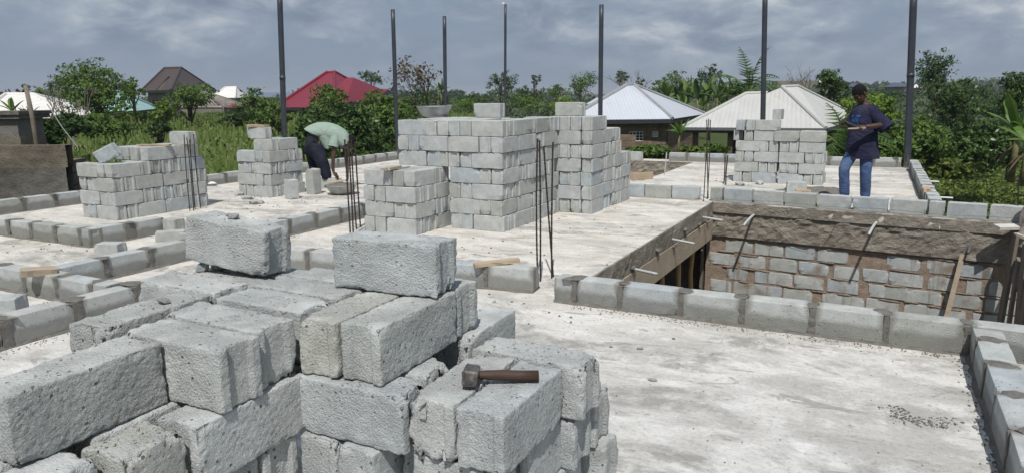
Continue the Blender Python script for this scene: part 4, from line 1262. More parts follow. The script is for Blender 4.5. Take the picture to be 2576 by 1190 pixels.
def loft(rows, n=22, fold=0.0, seed=0.0, G=None, cap=False):
    """rows: (centre, half width along u, half depth along v, u, v)"""
    G = G or Geo()
    rings = []
    for i, (c, a, b, u, v) in enumerate(rows):
        c, u, v = Vector(c), Vector(u), Vector(v)
        ring = []
        for k in range(n):
            t = 2 * math.pi * k / n
            w = 1 + fold * (nz(math.cos(t) * 2.2 + seed, math.sin(t) * 2.2, i * 0.28) + 0.5 * math.sin(7 * t + i * 0.25 + seed) * fold * 6 * (0.3 + 0.7 * abs(nz(i * .2, seed, 0))))
            ring.append(c + u * (a * w * math.cos(t)) + v * (b * w * math.sin(t)))
        rings.append(ring)
    G.rings(rings, cap)
    return G
X_, Y_, Z_ = Vector((1, 0, 0)), Vector((0, 1, 0)), Vector((0, 0, 1))

def finish_smooth(o, lv=1):
    o.data.polygons.foreach_set('use_smooth', [True] * len(o.data.polygons))
    if lv:
        s = o.modifiers.new('u', 'SUBSURF'); s.levels = lv; s.render_levels = lv
    return o

# the standing man; local axes: x to the right seen from the camera, y away, z up
MP = Vector((-0.38, 12.22, 0))
b = Geo()
rotH = Matrix.Rotation(R(-56), 3, 'Z') @ Matrix.Rotation(R(40), 3, 'X')
hc = Vector((-0.045, -0.06, 1.685))
V = [(0.05, 0, 0.98), (0.05, 0, 1.15), (0.05, 0, 1.34), (0.055, 0, 1.47), (0.04, -0.01, 1.55), (0.0, -0.03, 1.62),
     (0.17, -0.08, 1.41), (0.33, -0.15, 1.235), (0.17, -0.26, 1.215), (0.02, -0.32, 1.205),
     (-0.05, 0.10, 1.43), (-0.12, 0.05, 1.21), (-0.19, -0.09, 1.23), (-0.24, -0.18, 1.26),
     (-0.06, 0.04, 0.90), (-0.18, -0.08, 0.52), (-0.12, 0.0, 0.09), (-0.20, -0.12, 0.04),
     (0.14, -0.03, 0.90), (0.12, -0.08, 0.50), (0.17, 0.02, 0.09), (0.09, -0.13, 0.04)]
E_ = [(0, 1), (1, 2), (2, 3), (3, 4), (4, 5), (3, 6), (6, 7), (7, 8), (8, 9), (3, 10), (10, 11), (11, 12), (12, 13), (0, 14), (14, 15), (15, 16), (16, 17), (0, 18), (18, 19), (19, 20), (20, 21)]
Rr = [0.11, .11, .115, .06, .052, .055, .05, .044, .042, .030, .05, .044, .040, .030, .085, .06, .045, .04, .085, .06, .045, .04]
b.add(*skin_mesh(V, E_, Rr))
head(b, hc, rotH, 1.10)
fingers(b, (0.02, -0.32, 1.205), (-1, -0.22, -0.08), (0.1, -0.5, 0.85), 0.10, 0.75, 1)
fingers(b, (-0.24, -0.18, 1.26), (-0.35, -0.45, 0.12), (-0.75, 0.4, 0.4), 0.10, 0.95, -1)
man = P(link('person', b.mesh('standing_body'), 'skin', None, MP, (0, 0, YAW - R(15)), smooth=True), 'standing man in navy T-shirt and blue jeans, looking down at twine in his hands', 'person')
link('hair', cap_hair(hc, rotH, 1.10), 'hair', man, smooth=True)
# T-shirt
rows = [((0.07, 0.00, 0.715), .245, .175, X_, Y_), ((0.068, 0.00, 0.80), .236, .172, X_, Y_), ((0.06, 0.0, 0.92), .225, .168, X_, Y_), ((0.055, 0.0, 1.06), .215, .165, X_, Y_), ((0.05, 0.0, 1.20), .208, .16, X_, Y_), ((0.05, 0.0, 1.32), .208, .158, X_, Y_), ((0.055, 0.0, 1.40), .205, .15, X_, Y_), ((0.055, 0.0, 1.46), .185, .135, X_, Y_), ((0.055, 0, 1.505), .14, .11, X_, Y_), ((0.05, 0, 1.53), .075, .07, X_, Y_), ((0.05, 0, 1.522), .066, .062, X_, Y_)]
g = loft(rows, 26, 0.055, 1.3)
def sleeve(G, p, q, r0, r1, seed):
    p, q = Vector(p), Vector(q); d = (q - p).normalized(); u = d.cross(Y_).normalized(); v = d.cross(u)
    loft([(p.lerp(q, t), r0 + (r1 - r0) * t, r0 + (r1 - r0) * t, u, v) for t in (0, .2, .4, .6, .8, 1.0)], 14, 0.10, seed, G)
sleeve(g, (0.10, -0.04, 1.47), (0.345, -0.165, 1.17), 0.095, 0.115, 2.0)
sleeve(g, (0.335, -0.15, 1.205), (0.255, -0.20, 1.205), 0.085, 0.075, 5.0)
sleeve(g, (-0.03, 0.06, 1.44), (-0.13, 0.03, 1.21), 0.085, 0.085, 3.0)
sh = finish_smooth(link('shirt', g.mesh('tshirt'), 'navy', man))
# jeans
g = Geo()
g.add(*skin_mesh([(0.04, 0, 0.98), (0.04, 0, 0.88), (-0.06, 0.02, 0.82), (-0.18, -0.07, 0.57), (-0.175, -0.06, 0.50), (-0.15, -0.03, 0.30), (-0.13, 0.0, 0.10), (0.13, -0.02, 0.82), (0.125, -0.07, 0.52), (0.15, -0.03, 0.30), (0.17, 0.02, 0.10)],
                 [(0, 1), (1, 2), (2, 3), (3, 4), (4, 5), (5, 6), (1, 7), (7, 8), (8, 9), (9, 10)], [.135, .13, .115, .088, .085, .085, .082, .115, .09, .086, .082]))
V2 = []
for p in g.v:
    q = Vector(p); k = 0.010 * nz(q.x * 9, q.y * 9, q.z * 22) + 0.006 * math.sin(q.z * 55 + q.x * 20) * max(0, nz(q.x * 5, q.y * 5, q.z * 5))
    V2.append((q.x * (1 + k * 4) , q.y + k, q.z))
g.v = V2
finish_smooth(link('jeans', g.mesh('jeans'), 'denim', man), 1)
for (p, yw) in (((-0.155, -0.05, 0.04), -40), ((0.135, -0.05, 0.04), -40)):
    o = link('shoe', lump_mesh('shoe', 6, 'sole', 0.45, 3, 0.1), None, man); o.location = p; o.scale = (0.13, 0.05, 0.075); o.rotation_euler = (0, 0, R(180 + 40))
# print on the chest: palms over lettering
g = Geo()
def stroke(a, b_, w=0.006):
    a, b_ = Vector((a[0], 0, a[1])), Vector((b_[0], 0, b_[1])); d = (b_ - a).normalized(); n_ = Vector((-d.z, 0, d.x)) * w
    n_ = n_ * .62; a = a * .88; b_ = b_ * .88
    g.add([a - n_, b_ - n_ * .7, b_ + n_ * .7, a + n_], [(0, 1, 2, 3)])
for (cx, hh, sc) in ((-0.055, 0.05, .7), (0.045, 0.05, 1.0)):
    stroke((cx - 0.012, -0.06), (cx, hh), 0.004)
    for k in range(7):
        t = R(-25 + k * 38)
        m_ = (cx + 0.020 * sc * math.cos(t), hh + 0.016 * sc * math.sin(t) + 0.006)
        stroke((cx, hh), m_, 0.0055); stroke(m_, (m_[0] + 0.016 * sc * math.cos(t), m_[1] + 0.003 * math.sin(t) - 0.014), 0.005)
for (a, b_) in (((-.04, -.045), (-.04, .0)), ((-.04, -.0), (-.022, -.045)), ((-.022, -.045), (-.022, .0)), ((-.008, -.045), (-.004, .028)), ((.006, -.045), (.022, -.012)), ((.022, -.012), (.010, .0)), ((.010, .0), (.026, .022)), ((.034, -.045), (.034, -.005))):
    stroke(a, b_, 0.0055)
for k in range(10):
    t0, t1 = R(20 + k * 14), R(20 + (k + 1) * 14)
    stroke((0.045 * math.cos(t0), 0.03 + 0.045 * math.sin(t0)), (0.045 * math.cos(t1), 0.03 + 0.045 * math.sin(t1)), 0.002)
for k in range(4): stroke((-.075, -.062 - k * .010), (.06, -.060 - k * .010), 0.003)
# wrap it round the chest just proud of the cloth
CX = Vector((0.05, 0, 0))
def wrap(p, zc=1.31, ang0=R(228)):
    z = zc + p[2]
    a, b_ = .203, .157
    t = ang0 + p[0] / 0.18
    return (0.05 + (a * 1.06 + .006) * math.cos(t), (b_ * 1.06 + .006) * math.sin(t), z)
me = Geo()
me.add([wrap(p) for p in g.v], g.f)
pr = link('shirt_print', me.mesh('shirt_print'), 'print', man)
sw = pr.modifiers.new('w', 'SHRINKWRAP'); sw.target = sh; sw.wrap_method = 'PROJECT'; sw.use_negative_direction = True; sw.use_positive_direction = True; sw.offset = 0.004
sw.wrap_method = 'NEAREST_SURFACEPOINT'; sw.wrap_mode = 'ABOVE_SURFACE'
# twine and a stick in his hands
pts = [(-0.33, -0.26, 1.335), (-0.27, -0.25, 1.29), (-0.18, -0.28, 1.25), (-0.10, -0.345, 1.215)]
o = P(link('twine', Geo().tube(pts, 0.004, 5).mesh('twine'), 'string', None, MP, (0, 0, YAW - R(15))), 'green twine pulled between the standing man\'s hands', 'string')
o = P(link('twine_reel', Geo().tube([(-0.22, -0.35, 1.175), (0.02, -0.36, 1.185)], 0.012, 8).mesh('twine_reel'), 'wood', None, MP, (0, 0, YAW - R(15))), 'pale stick with wound twine held in the standing man\'s left hand', 'stick')

# the bending man; same local axes, origin between his feet
p = at(806, 473, 0)
BP = Vector((p.x, p.y, 0))
q = 0.00131
b = Geo()
V = [(-.10, 0, .97), (-.0, 0, 1.06), (.16, 0, 1.13), (.36, 0, 1.06), (.46, 0, .99), (.53, -.02, .92),
     (.40, -.16, .98), (.33, -.20, .64), (.31, -.20, .36), (.32, -.2, .31),
     (.44, .14, .97), (.50, .10, .60), (.53, .02, .30), (.535, .0, .27),
     (-.14, .08, .88), (-.13, .12, .48), (-.08, .14, .10), (.02, .12, .05),
     (-.07, -.08, .88), (.10, -.12, .48), (.18, -.10, .12), (.30, -.12, .05)]
Rr = [.12, .12, .12, .08, .055, .055, .05, .042, .032, .03, .05, .042, .032, .03, .08, .055, .045, .04, .08, .055, .045, .04]
b.add(*skin_mesh(V, E_, Rr))
rotB = Matrix.Rotation(R(90), 3, 'Z') @ Matrix.Rotation(R(75), 3, 'X')
hb = Vector((.60, .0, .88))
head(b, hb, rotB, 1.0)
fingers(b, (.32, -.2, .31), (.55, 0, -.75), (.6, -.4, .5), 0.10, 0.45, 1)
fingers(b, (.535, .0, .27), (.1, -.3, -.85), (.8, .2, .3), 0.10, 0.6, -1)
bend = P(link('person', b.mesh('bending_body'), 'skin', None, BP, (0, 0, YAW), smooth=True), 'man in a mint shirt and dark jeans bending over a mortar pan', 'person')
link('hair', cap_hair(hb, rotB, 1.0), 'hair', bend, smooth=True)
# shirt hangs from the arched back
g = Geo()
rows = []
for (x, z, half, dx) in ((-.035, 1.03, .225, -65), (.0, 1.045, .222, -58), (.06, 1.055, .215, -42), (.12, 1.055, .205, -22), (.19, 1.045, .20, -4), (.27, 1.02, .205, 12), (.37, .975, .20, 30), (.455, .92, .18, 46), (.51, .86, .14, 60), (.535, .82, .085, 68)):
    a = R(dx)
    rows.append(((x, 0, z), half, .19, Vector((math.sin(a), 0, math.cos(a))), Y_))
loft(rows, 24, 0.06, 4.2, g)
# loose front that hangs below the belly
rows = [((.20, -.02, 1.0), .20, .17, X_, Y_), ((.21, -.02, .90), .17, .17, X_, Y_), ((.22, -.02, .82), .13, .165, X_, Y_), ((.225, -.03, .755), .085, .15, X_, Y_)]
loft(rows, 20, 0.10, 6.0, g)
sleeve(g, (.38, -.12, .99), (.335, -.20, .78), 0.085, 0.10, 7.0)
sleeve(g, (.44, .12, .97), (.50, .10, .74), 0.085, 0.10, 8.0)
finish_smooth(link('shirt', g.mesh('mint_shirt'), 'mint', bend))
g = Geo()
g.add(*skin_mesh([(-.06, 0, 1.0), (-.13, 0, .95), (-.15, .07, .82), (-.135, .12, .48), (-.11, .13, .30), (-.085, .14, .14), (-.06, -.08, .82), (.10, -.12, .49), (.145, -.11, .30), (.18, -.10, .15)],
                 [(0, 1), (1, 2), (2, 3), (3, 4), (4, 5), (1, 6), (6, 7), (7, 8), (8, 9)], [.15, .165, .155, .122, .105, .09, .16, .13, .112, .10]))
finish_smooth(link('jeans', g.mesh('dark_jeans'), 'dark_denim', bend), 1)
for p_ in ((-.04, .13, .045), (.24, -.11, .045)):
    o = link('shoe', lump_mesh('shoe', 7, 'sole', 0.45, 3, 0.1), None, bend); o.location = p_; o.scale = (0.135, 0.055, 0.085)
# ------------------------------------------------------------------ land
def ground_mat():
    n = N('weedy_ground', 0.95, 0.1)
    v = n.vec('pos')
    c = n.ramp(n.noise(v, 0.35, 8, 0.65), [(0.3, (0.035, 0.055, 0.018)), (0.5, (0.06, 0.085, 0.028)), (0.62, (0.09, 0.10, 0.04)), (0.75, (0.17, 0.10, 0.055))])
    c = n.mix(0.5, c, n.ramp(n.noise(v, 3, 6, 0.7), [(0.3, (0.03, 0.05, 0.015)), (0.7, (0.10, 0.13, 0.04))]))
    n.col(c); n.bump(n.noise(v, 2.2, 8, 0.7), 1.0, 0.3)
    return n.m
M['ground'] = ground_mat()
rings = [0, 8, 14, 22, 35, 55, 85, 130, 200, 320, 520, 900, 1600, 3000, 5000]
def gz(x, y):
    d = math.hypot(x, y)
    a = math.degrees(math.atan2(x, y))                 # bearing, clockwise
    z = GZ + 0.25 * nz(x * .03, y * .03, 1.0) * min(1, d / 60)
    far = max(0.0, d - 170)
    hillw = max(0.0, 1 - abs(a - 4) / 22)
    if x < 0 and a < -30:
        u = min(1, max(0, (d - 26) / 26)); v_ = min(1, max(0, (-30 - a) / 5)); z += 0.75 * u * u * (3 - 2 * u) * v_
    z += hillw * min(far, 700) * 0.006 * (0.75 + 0.5 * nz(x * .004, y * .004, 4))
    z += min(far, 900) * 0.002
    return z
V = [(0, 0, GZ)]; Fc = []
ns = 120
for i, r_ in enumerate(rings[1:]):
    for k in range(ns):
        a = 2 * math.pi * k / ns
        x, y = r_ * math.cos(a), r_ * math.sin(a)
        V.append((x, y, gz(x, y)))
for k in range(ns): Fc.append((0, 1 + k, 1 + (k + 1) % ns))
for i in range(len(rings) - 2):
    for k in range(ns):
        a, b_ = 1 + i * ns + k, 1 + i * ns + (k + 1) % ns
        Fc.append((a, a + ns, b_ + ns, b_))
P(link('ground', pymesh('ground', V, Fc), 'ground', smooth=True), kind='structure')
p = at(572, 428, GZ + 0.02)
ps = [(p.x + math.cos(t) * 4.5 * (1 + .3 * nz(math.cos(t) * 2, math.sin(t) * 2, 0)), p.y + math.sin(t) * 1.6, GZ + 0.14) for t in [2 * math.pi * k / 20 for k in range(20)]]
M['soil'] = simple('red_soil', (0.34, 0.17, 0.09), 0.95, 0.1, 0, 0.3, 2, 'pos', 0.6)
P(link('red_soil_patch', pymesh('soil', ps, [tuple(range(20))]), 'soil'), kind='structure')

# ------------------------------------------------------------------ houses
def roof_mat(name, c, pitch=0.16, stain=(0.3, 0.28, 0.25), amt=0.35, rough=0.5, metal=0.0):
    n = N(name, rough, 0.4)
    w = n.new('ShaderNodeTexWave', wave_type='BANDS', bands_direction='X', wave_profile='SIN')
    w.inputs['Scale'].default_value = 0.314 / pitch
    w.inputs['Distortion'].default_value = 0.0
    n.link(n.tc.outputs['UV'], w.inputs['Vector'])
    v = n.vec('pos'); sv = n.vec('uv', scale=(3.0, 0.35, 1))
    cc = n.mix(n.math('MULTIPLY', n.ramp(n.noise(sv, 1.5, 7, 0.65), [(0.45, 0.0), (0.7, 1.0)]), amt), c, stain)
    cc = n.mix(n.math('MULTIPLY', n.ramp(n.noise(v, 0.7, 5, 0.6), [(0.4, 0.0), (0.7, 1.0)]), 0.3), cc, tuple(x * .8 for x in c))
    cc = n.mix(1.0, cc, n.ramp(w.outputs['Fac'], [(0.0, 0.92), (0.5, 1.0)]), 'MULTIPLY')
    n.col(cc); n.b.inputs['Metallic'].default_value = metal
    n.bump(w.outputs['Fac'], 0.22, 0.03)
    return n.m
M['r_zinc'] = roof_mat('new_zinc_roof', (0.52, 0.55, 0.60), 0.17, (0.42, 0.44, 0.48), 0.3, 0.42)
M['r_cream'] = roof_mat('aged_zinc_roof', (0.52, 0.52, 0.495), 0.15, (0.40, 0.38, 0.34), 0.5, 0.55)
M['r_red'] = roof_mat('crimson_roof', (0.20, 0.018, 0.036), 0.5, (0.15, 0.022, 0.034), 0.6, 0.5)
M['r_brown'] = roof_mat('brown_roof', (0.060, 0.042, 0.038), 0.4, (0.10, 0.075, 0.065), 0.5, 0.55)
M['r_green'] = roof_mat('green_roof', (0.12, 0.22, 0.13), 0.6, (0.20, 0.27, 0.2), 0.4, 0.5)
M['r_teal'] = roof_mat('teal_roof', (0.30, 0.50, 0.47), 0.8, (0.40, 0.56, 0.53), 0.4, 0.5)
M['r_white'] = roof_mat('white_roof', (0.80, 0.77, 0.73), 0.7, (0.62, 0.57, 0.52), 0.3, 0.5)
M['r_blue'] = roof_mat('slate_blue_roof', (0.06, 0.072, 0.12), 0.5, (0.13, 0.14, 0.2), 0.4, 0.5)
M['ridge'] = simple('ridge_cap', (0.34, 0.34, 0.36), 0.5, 0.4, 0.2)
M['fascia'] = simple('dark_fascia', (0.035, 0.037, 0.042), 0.6)
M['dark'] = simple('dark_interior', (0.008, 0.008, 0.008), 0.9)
M['bars'] = simple('white_burglar_bars', (0.75, 0.75, 0.75), 0.5)
M['hbrick'] = simple('brown_sandcrete', (0.19, 0.145, 0.105), 0.95, 0.1, 0, 0.35, 3.5, 'pos', 0.5)
M['hwall'] = simple('brown_mortar_wall', (0.13, 0.10, 0.075), 0.95, 0.1, 0, 0.3, 3, 'pos', 0.5)
M['hgrey'] = simple('grey_house_wall', (0.20, 0.185, 0.16), 0.95, 0.1, 0, 0.25, 2, 'pos', 0.3)
M['rafter'] = simple('weathered_rafter', (0.26, 0.235, 0.21), 0.9, 0.1, 0, 0.3, 4)

def sheet(parent, pts, mat, name='roof_sheet', th=0.035, udir=None):
    pts = [Vector(p) for p in pts]
    nrm = Vector((0, 0, 0))
    for i in range(len(pts)): nrm += (pts[i] - pts[0]).cross(pts[(i + 1) % len(pts)] - pts[0])
    nrm.normalize()
    if nrm.z < 0: nrm = -nrm; pts = pts[::-1]
    n_ = len(pts)
    o0 = pts[0].copy()
    v = [p - parent.location for p in pts] + [p - nrm * th - parent.location for p in pts]
    f = [tuple(range(n_)), tuple(reversed(range(n_, 2 * n_)))] + [(i, n_ + i, n_ + (i + 1) % n_, (i + 1) % n_) for i in range(n_)]
    me = pymesh(name, v, f)
    u = (Vector(udir) if udir is not None else (pts[1] - pts[0])).normalized(); w = nrm.cross(u)
    uv = me.uv_layers.new()
    for lp in me.loops:
        q_ = Vector(v[lp.vertex_index]) + parent.location - o0
        uv.data[lp.index].uv = (q_.dot(u), q_.dot(w))
    return link(name, me, mat, parent)

def capline(parent, a, b_, r=0.07, mat='ridge', name='ridge_cap'):
    a, b_ = Vector(a), Vector(b_)
    up = Vector((0, 0, 0.02))
    return link(name, Geo().tube([a + up - parent.location, b_ + up - parent.location], r, 6).mesh(name), mat, parent)

def wallrun(parent, a, b_, z0, z1, openings=(), brick=True, mat='hbrick', back='hwall', bl=0.46, bh=0.21, out=None):
    """wall from a to b; openings: (u0,u1,z0,z1,kind)"""
    a, b_ = Vector((a.x, a.y, 0)), Vector((b_.x, b_.y, 0))
    d = b_ - a; L = d.length; d /= L
    n_ = Vector((d.y, -d.x, 0))
    if n_.dot(CAM - a) < 0: n_ = -n_
    yaw = math.atan2(d.y, d.x)
    base = a - parent.location
    flip = 1 if Vector((math.sin(yaw), -math.cos(yaw), 0)).dot(n_) > 0 else -1
    g = Geo()
    # backing split round the openings
    us = sorted({0.0, L, *[o[0] for o in openings], *[o[1] for o in openings]})
    for u0, u1 in zip(us, us[1:]):
        cuts = [(o[2], o[3]) for o in openings if o[0] <= u0 + 1e-6 and o[1] >= u1 - 1e-6]
        z = z0
        for c0, c1 in sorted(cuts):
            if c0 > z: g.box(u0, u1, -0.07, 0.07, z, c0)
            z = c1
        if z < z1: g.box(u0, u1, -0.07, 0.07, z, z1)
    w = link('wall', g.mesh('house_wall'), back if brick else mat, parent, (base.x, base.y, -parent.location.z), (0, 0, yaw))
    if brick:
        me = wallrun.me.get((bl, bh, mat))
        if me is None:
            me = Geo().box(-bl / 2, bl / 2, -0.04, 0.04, 0, bh - 0.022).mesh('house_brick'); me.materials.append(M[mat]); wallrun.me[(bl, bh, mat)] = me
        z, r_ = z0 + 0.012, 0
        while z + bh <= z1 + 0.02:
            u = -bl / 2 * (r_ % 2)
            while u < L - 0.1:
                uc, hw = u + bl / 2, bl / 2
                lo, hi = max(u, 0), min(u + bl, L)
                if hi - lo > 0.1 and not any(lo < o[1] - .02 and hi > o[0] + .02 and z < o[3] - .02 and z + bh > o[2] + .02 for o in openings):
                    o = link('brick', me, None, w)
                    o.location = ((lo + hi) / 2, -0.048 * flip, z); o.scale = ((hi - lo - 0.02) / bl, 1, 1)
                u += bl
            z += bh; r_ += 1
    for (u0, u1, w0, w1, kind) in openings:
        q = link('window' if kind != 'door' else 'doorway', Geo().box(u0 + .001, u1 - .001, 0.02, 0.05, w0, w1).mesh('opening'), 'dark', parent, w.location, w.rotation_euler)
        if kind == 'bars':
            g = Geo()
            nb = max(3, int((u1 - u0) / 0.16))
            for k in range(nb + 1):
                u = u0 + (u1 - u0) * k / nb
                g.tube([(u, -0.06 * flip, w0), (u, -0.06 * flip, w1)], 0.018, 4)
            for k in range(4):
                z = w0 + (w1 - w0) * k / 3
                g.box(u0, u1, -0.075 * flip, -0.045 * flip, z - 0.015, z + 0.015)
            link('burglar_bars', g.mesh('burglar_bars'), 'bars', q)
    return w
wallrun.me = {}

def hip(label, C, L_, R_, r1, r2, mat, wall='hgrey', brick=False, zw=None, fascia=True, inset=0.5, openL=(), openR=(), name='house', caps=True, gl=None, capmat=None):
    capmat = capmat or (mat if mat != 'r_zinc' else 'ridge')
    """hip house: near corner C, left and right eave ends, ridge ends r1 (left) and r2 (right)"""
    t = P(empty(name, (C.x, C.y, gl if gl is not None else GZ)), label, 'house')
    B_ = L_ + R_ - C
    C, L_, R_, r1, r2 = (Vector(q) for q in (C, L_, R_, r1, r2))
    sheet(t, [L_, C, r2, r1] if (r1 - r2).length > .05 else [L_, C, r1], mat)
    sheet(t, [C, R_, r2], mat)
    sheet(t, [R_, B_, r1, r2] if (r1 - r2).length > .05 else [R_, B_, r2], mat)
    sheet(t, [B_, L_, r1], mat)
    if caps:
        for a, b_ in ((r1, r2), (C, r2), (L_, r1), (R_, r2), (B_, r1)):
            if (a - b_).length > .1: capline(t, a, b_, 0.09, capmat)
    ctr = (L_ + R_) / 2
    ins = lambda p: Vector((p.x, p.y, 0)) + (Vector((ctr.x - p.x, ctr.y - p.y, 0)).normalized() * inset * 1.4)
    z1 = (zw if zw is not None else C.z) - 0.08
    if fascia:
        for a, b_ in ((L_, C), (C, R_)):
            d = (b_ - a).normalized(); n_ = Vector((d.y, -d.x, 0)); 
            g = Geo(); q = [a - t.location, b_ - t.location]
            dn = Vector((0, 0, 0.20)); of = (ctr - (a + b_) / 2).normalized() * 0.03; of.z = 0
            g.add([q[0] + of - Vector((0, 0, .04)), q[1] + of - Vector((0, 0, .04)), q[1] + of - dn, q[0] + of - dn, q[0] + of * 2 - Vector((0, 0, .04)), q[1] + of * 2 - Vector((0, 0, .04)), q[1] + of * 2 - dn, q[0] + of * 2 - dn],
                  [(0, 1, 2, 3), (7, 6, 5, 4), (0, 4, 5, 1), (3, 2, 6, 7), (0, 3, 7, 4), (1, 5, 6, 2)])
            link('fascia', g.mesh('fascia'), 'fascia', t)
    if wall:
        z0 = gl if gl is not None else GZ
        wallrun(t, ins(L_), ins(C), z0, z1, openL, brick, wall if not brick else 'hbrick')
        wallrun(t, ins(C), ins(R_), z0, z1, openR, brick, wall if not brick else 'hbrick')
        wallrun(t, ins(R_), ins(B_), z0, z1, (), False, wall if not brick else 'hwall')
        wallrun(t, ins(B_), ins(L_), z0, z1, (), False, wall if not brick else 'hwall')
    return t

# zinc roofed house in the middle
ze = 0.52
C1, L1, R1_ = at(1692, 300, ze), at(1425, 303, ze), at(1775, 287.5, ze)
mid = (L1 + R1_) / 2
dm = math.hypot(mid.x, mid.y)
ap, ap2 = at_d(1577, 215, dm * .985), at_d(1593, 214, dm)
Lw = (C1 - L1).length
def uw(x): 
    q = on_plane(x, 330, C1 - Vector((0, 0, 0)), Vector(((C1 - L1).y, -(C1 - L1).x, 0)).normalized())
    return (q - L1).dot((C1 - L1).normalized()) 
wins = []
for (xa, xb, ya, yb) in ((1532, 1553, 316, 337), (1587, 1623, 317, 340), (1647, 1662, 317, 330)):
    u0, u1 = uw(xa), uw(xb)
    zz = lambda y: CAM_H - (y - 231) / F * (dm * 0.86)
    wins.append((u0 - .5, u1 - .5, zz(yb) - .25, zz(ya) - .25, 'bars'))
h1 = hip('unplastered brown block house under a new pale zinc roof', C1, L1, R1_, ap, ap2, 'r_zinc', brick=True, openL=wins)
a = at_d(1488, 262, dm * 1.02); 
sheet(h1, [at_d(1475, 262, dm * .93), at_d(1535, 262, dm * .93), at_d(1532, 247, dm * 1.1), at_d(1500, 247, dm * 1.1)], 'r_zinc', 'porch_roof')

# aged zinc roofed house on the right of it
C2, L2 = at(2078, 323.5, ze), at(1717, 321, ze)
R2e = at(2127, 311, ze)
R2_ = C2 + (R2e - C2).normalized() * 9.5
B2_ = L2 + R2_ - C2
ctr = (L2 + R2_) / 2; dm2 = math.hypot(ctr.x, ctr.y)
ra, rb = at_d(1968, 220, dm2 * .97), at_d(2006, 218, dm2 * 1.0)
w1, w2 = at_d(1877, 236.5, dm2 * .97), at_d(1931, 235, dm2 * .97)
h2 = P(empty('house', (C2.x, C2.y, GZ)), 'low block house under an aged cream zinc roof with a stepped ridge', 'house')
ud = C2 - L2
sheet(h2, [L2, C2, ra, w2, w1], 'r_cream', udir=ud)
sheet(h2, [C2, R2_, rb, ra], 'r_cream', udir=R2_ - C2)
sheet(h2, [R2_, B2_, w1, w2, ra, rb], 'r_cream', udir=B2_ - R2_)
sheet(h2, [B2_, L2, w1], 'r_cream')
for a, b_ in ((C2, ra), (ra, rb), (w1, w2), (L2, w1), (rb, R2_)): capline(h2, a, b_, 0.06, 'r_cream')
capline(h2, L2 - Vector((0, 0, .12)), C2 - Vector((0, 0, .12)), 0.10, 'fascia', 'fascia'); capline(h2, C2 - Vector((0, 0, .12)), R2_ - Vector((0, 0, .12)), 0.10, 'fascia', 'fascia')
ux = (C2 - L2).normalized(); uy = (R2_ - C2).normalized()
wallrun(h2, L2 + ux * 2.6 + uy * 1.2, C2 - ux * .5 + uy * .5, GZ, ze - .1, ((0.85, 1.75, GZ + .6, ze - .55, 'door'),), True)
wallrun(h2, C2 - ux * .5 + uy * .5, R2_ - ux * .5 - uy * .5, GZ, ze - .1, ((1.3, 1.6, GZ + 1.2, ze - .7, 'window'), (2.3, 3.2, GZ + .9, ze - .5, 'window')), False, 'hwall')
wallrun(h2, L2 + ux * .5 + uy * 4.2, L2 + ux * 2.6 + uy * 4.2, GZ, ze - .1, (), False, 'hwall')
for k in (0.35, 1.55):
    q = L2 + ux * k + uy * .35
    link('column', Geo().box(-.09, .09, -.09, .09, 0, ze - GZ - .12).mesh('porch_column'), 'hwall', h2, (q.x - h2.location.x, q.y - h2.location.y, 0), (0, 0, math.atan2(ux.y, ux.x)))

def far_hip(label, cx, cy, Dc, lx, Dl, rx, Dr, r1, r2, mat, Dm=None, **kw):
    C = at_d(cx, cy, Dc); Lp = at_d(lx, cy, Dl); Rp = at_d(rx, cy, Dr)
    Lp.z = Rp.z = C.z
    Dm = Dm or (Dl + Dr) / 2
    return hip(label, C, Lp, Rp, at_d(*r1, Dm), at_d(*r2, Dm), mat, **kw)
def opens(L, z0, n, w=.9, h=1.1):
    return tuple((L * (k + .5) / n - w / 2, L * (k + .5) / n + w / 2, z0, z0 + h, 'window') for k in range(n))
hb = far_hip('two storey house with a dark brown hip roof at the left', 430, 227, 66, 355, 73, 543, 78, (414, 172), (455, 171), 'r_brown', openL=((1.2, 1.7, .6, 1.5, 'window'), (2.4, 3.3, .3, 1.5, 'window')), wall='hgrey')
q = [at_d(x, y, 65.5) for (x, y) in ((394, 228), (404, 228), (425, 197), (420, 197))]
sheet(hb, q, 'plaster_brown', 'dormer_cheek')
sheet(hb, [at_d(x, y, 65.2) for (x, y) in ((392, 227), (395, 228), (421, 196), (429, 194), (424, 193))], 'r_brown', 'dormer_roof')
far_hip('bungalow with a pale green hip roof behind the big tree', 250, 281, 52, 195, 60, 300, 62, (199, 229), (225, 229), 'r_green', wall='hgrey')
ht = far_hip('bungalow with a pale teal hip roof right of the big tree', 340, 280, 50, 215, 52, 402, 60, (270, 238), (312, 238), 'r_teal', wall='hgrey')
far_hip('low house with a white hip roof at the far left edge', 195, 296, 40, -70, 42, 260, 60, (14, 238), (84, 238), 'r_white', wall='hgrey')
far_hip('distant house with a bright white hip roof between trees', 592, 247, 95, 528, 98, 634, 108, (566, 221), (594, 220), 'r_white', wall='hgrey')
hr = far_hip('large house with a crimson hip roof in the middle left', 842, 272, 47, 690, 52, 992, 58, (823, 182), (841, 181), 'r_red', wall='hgrey')
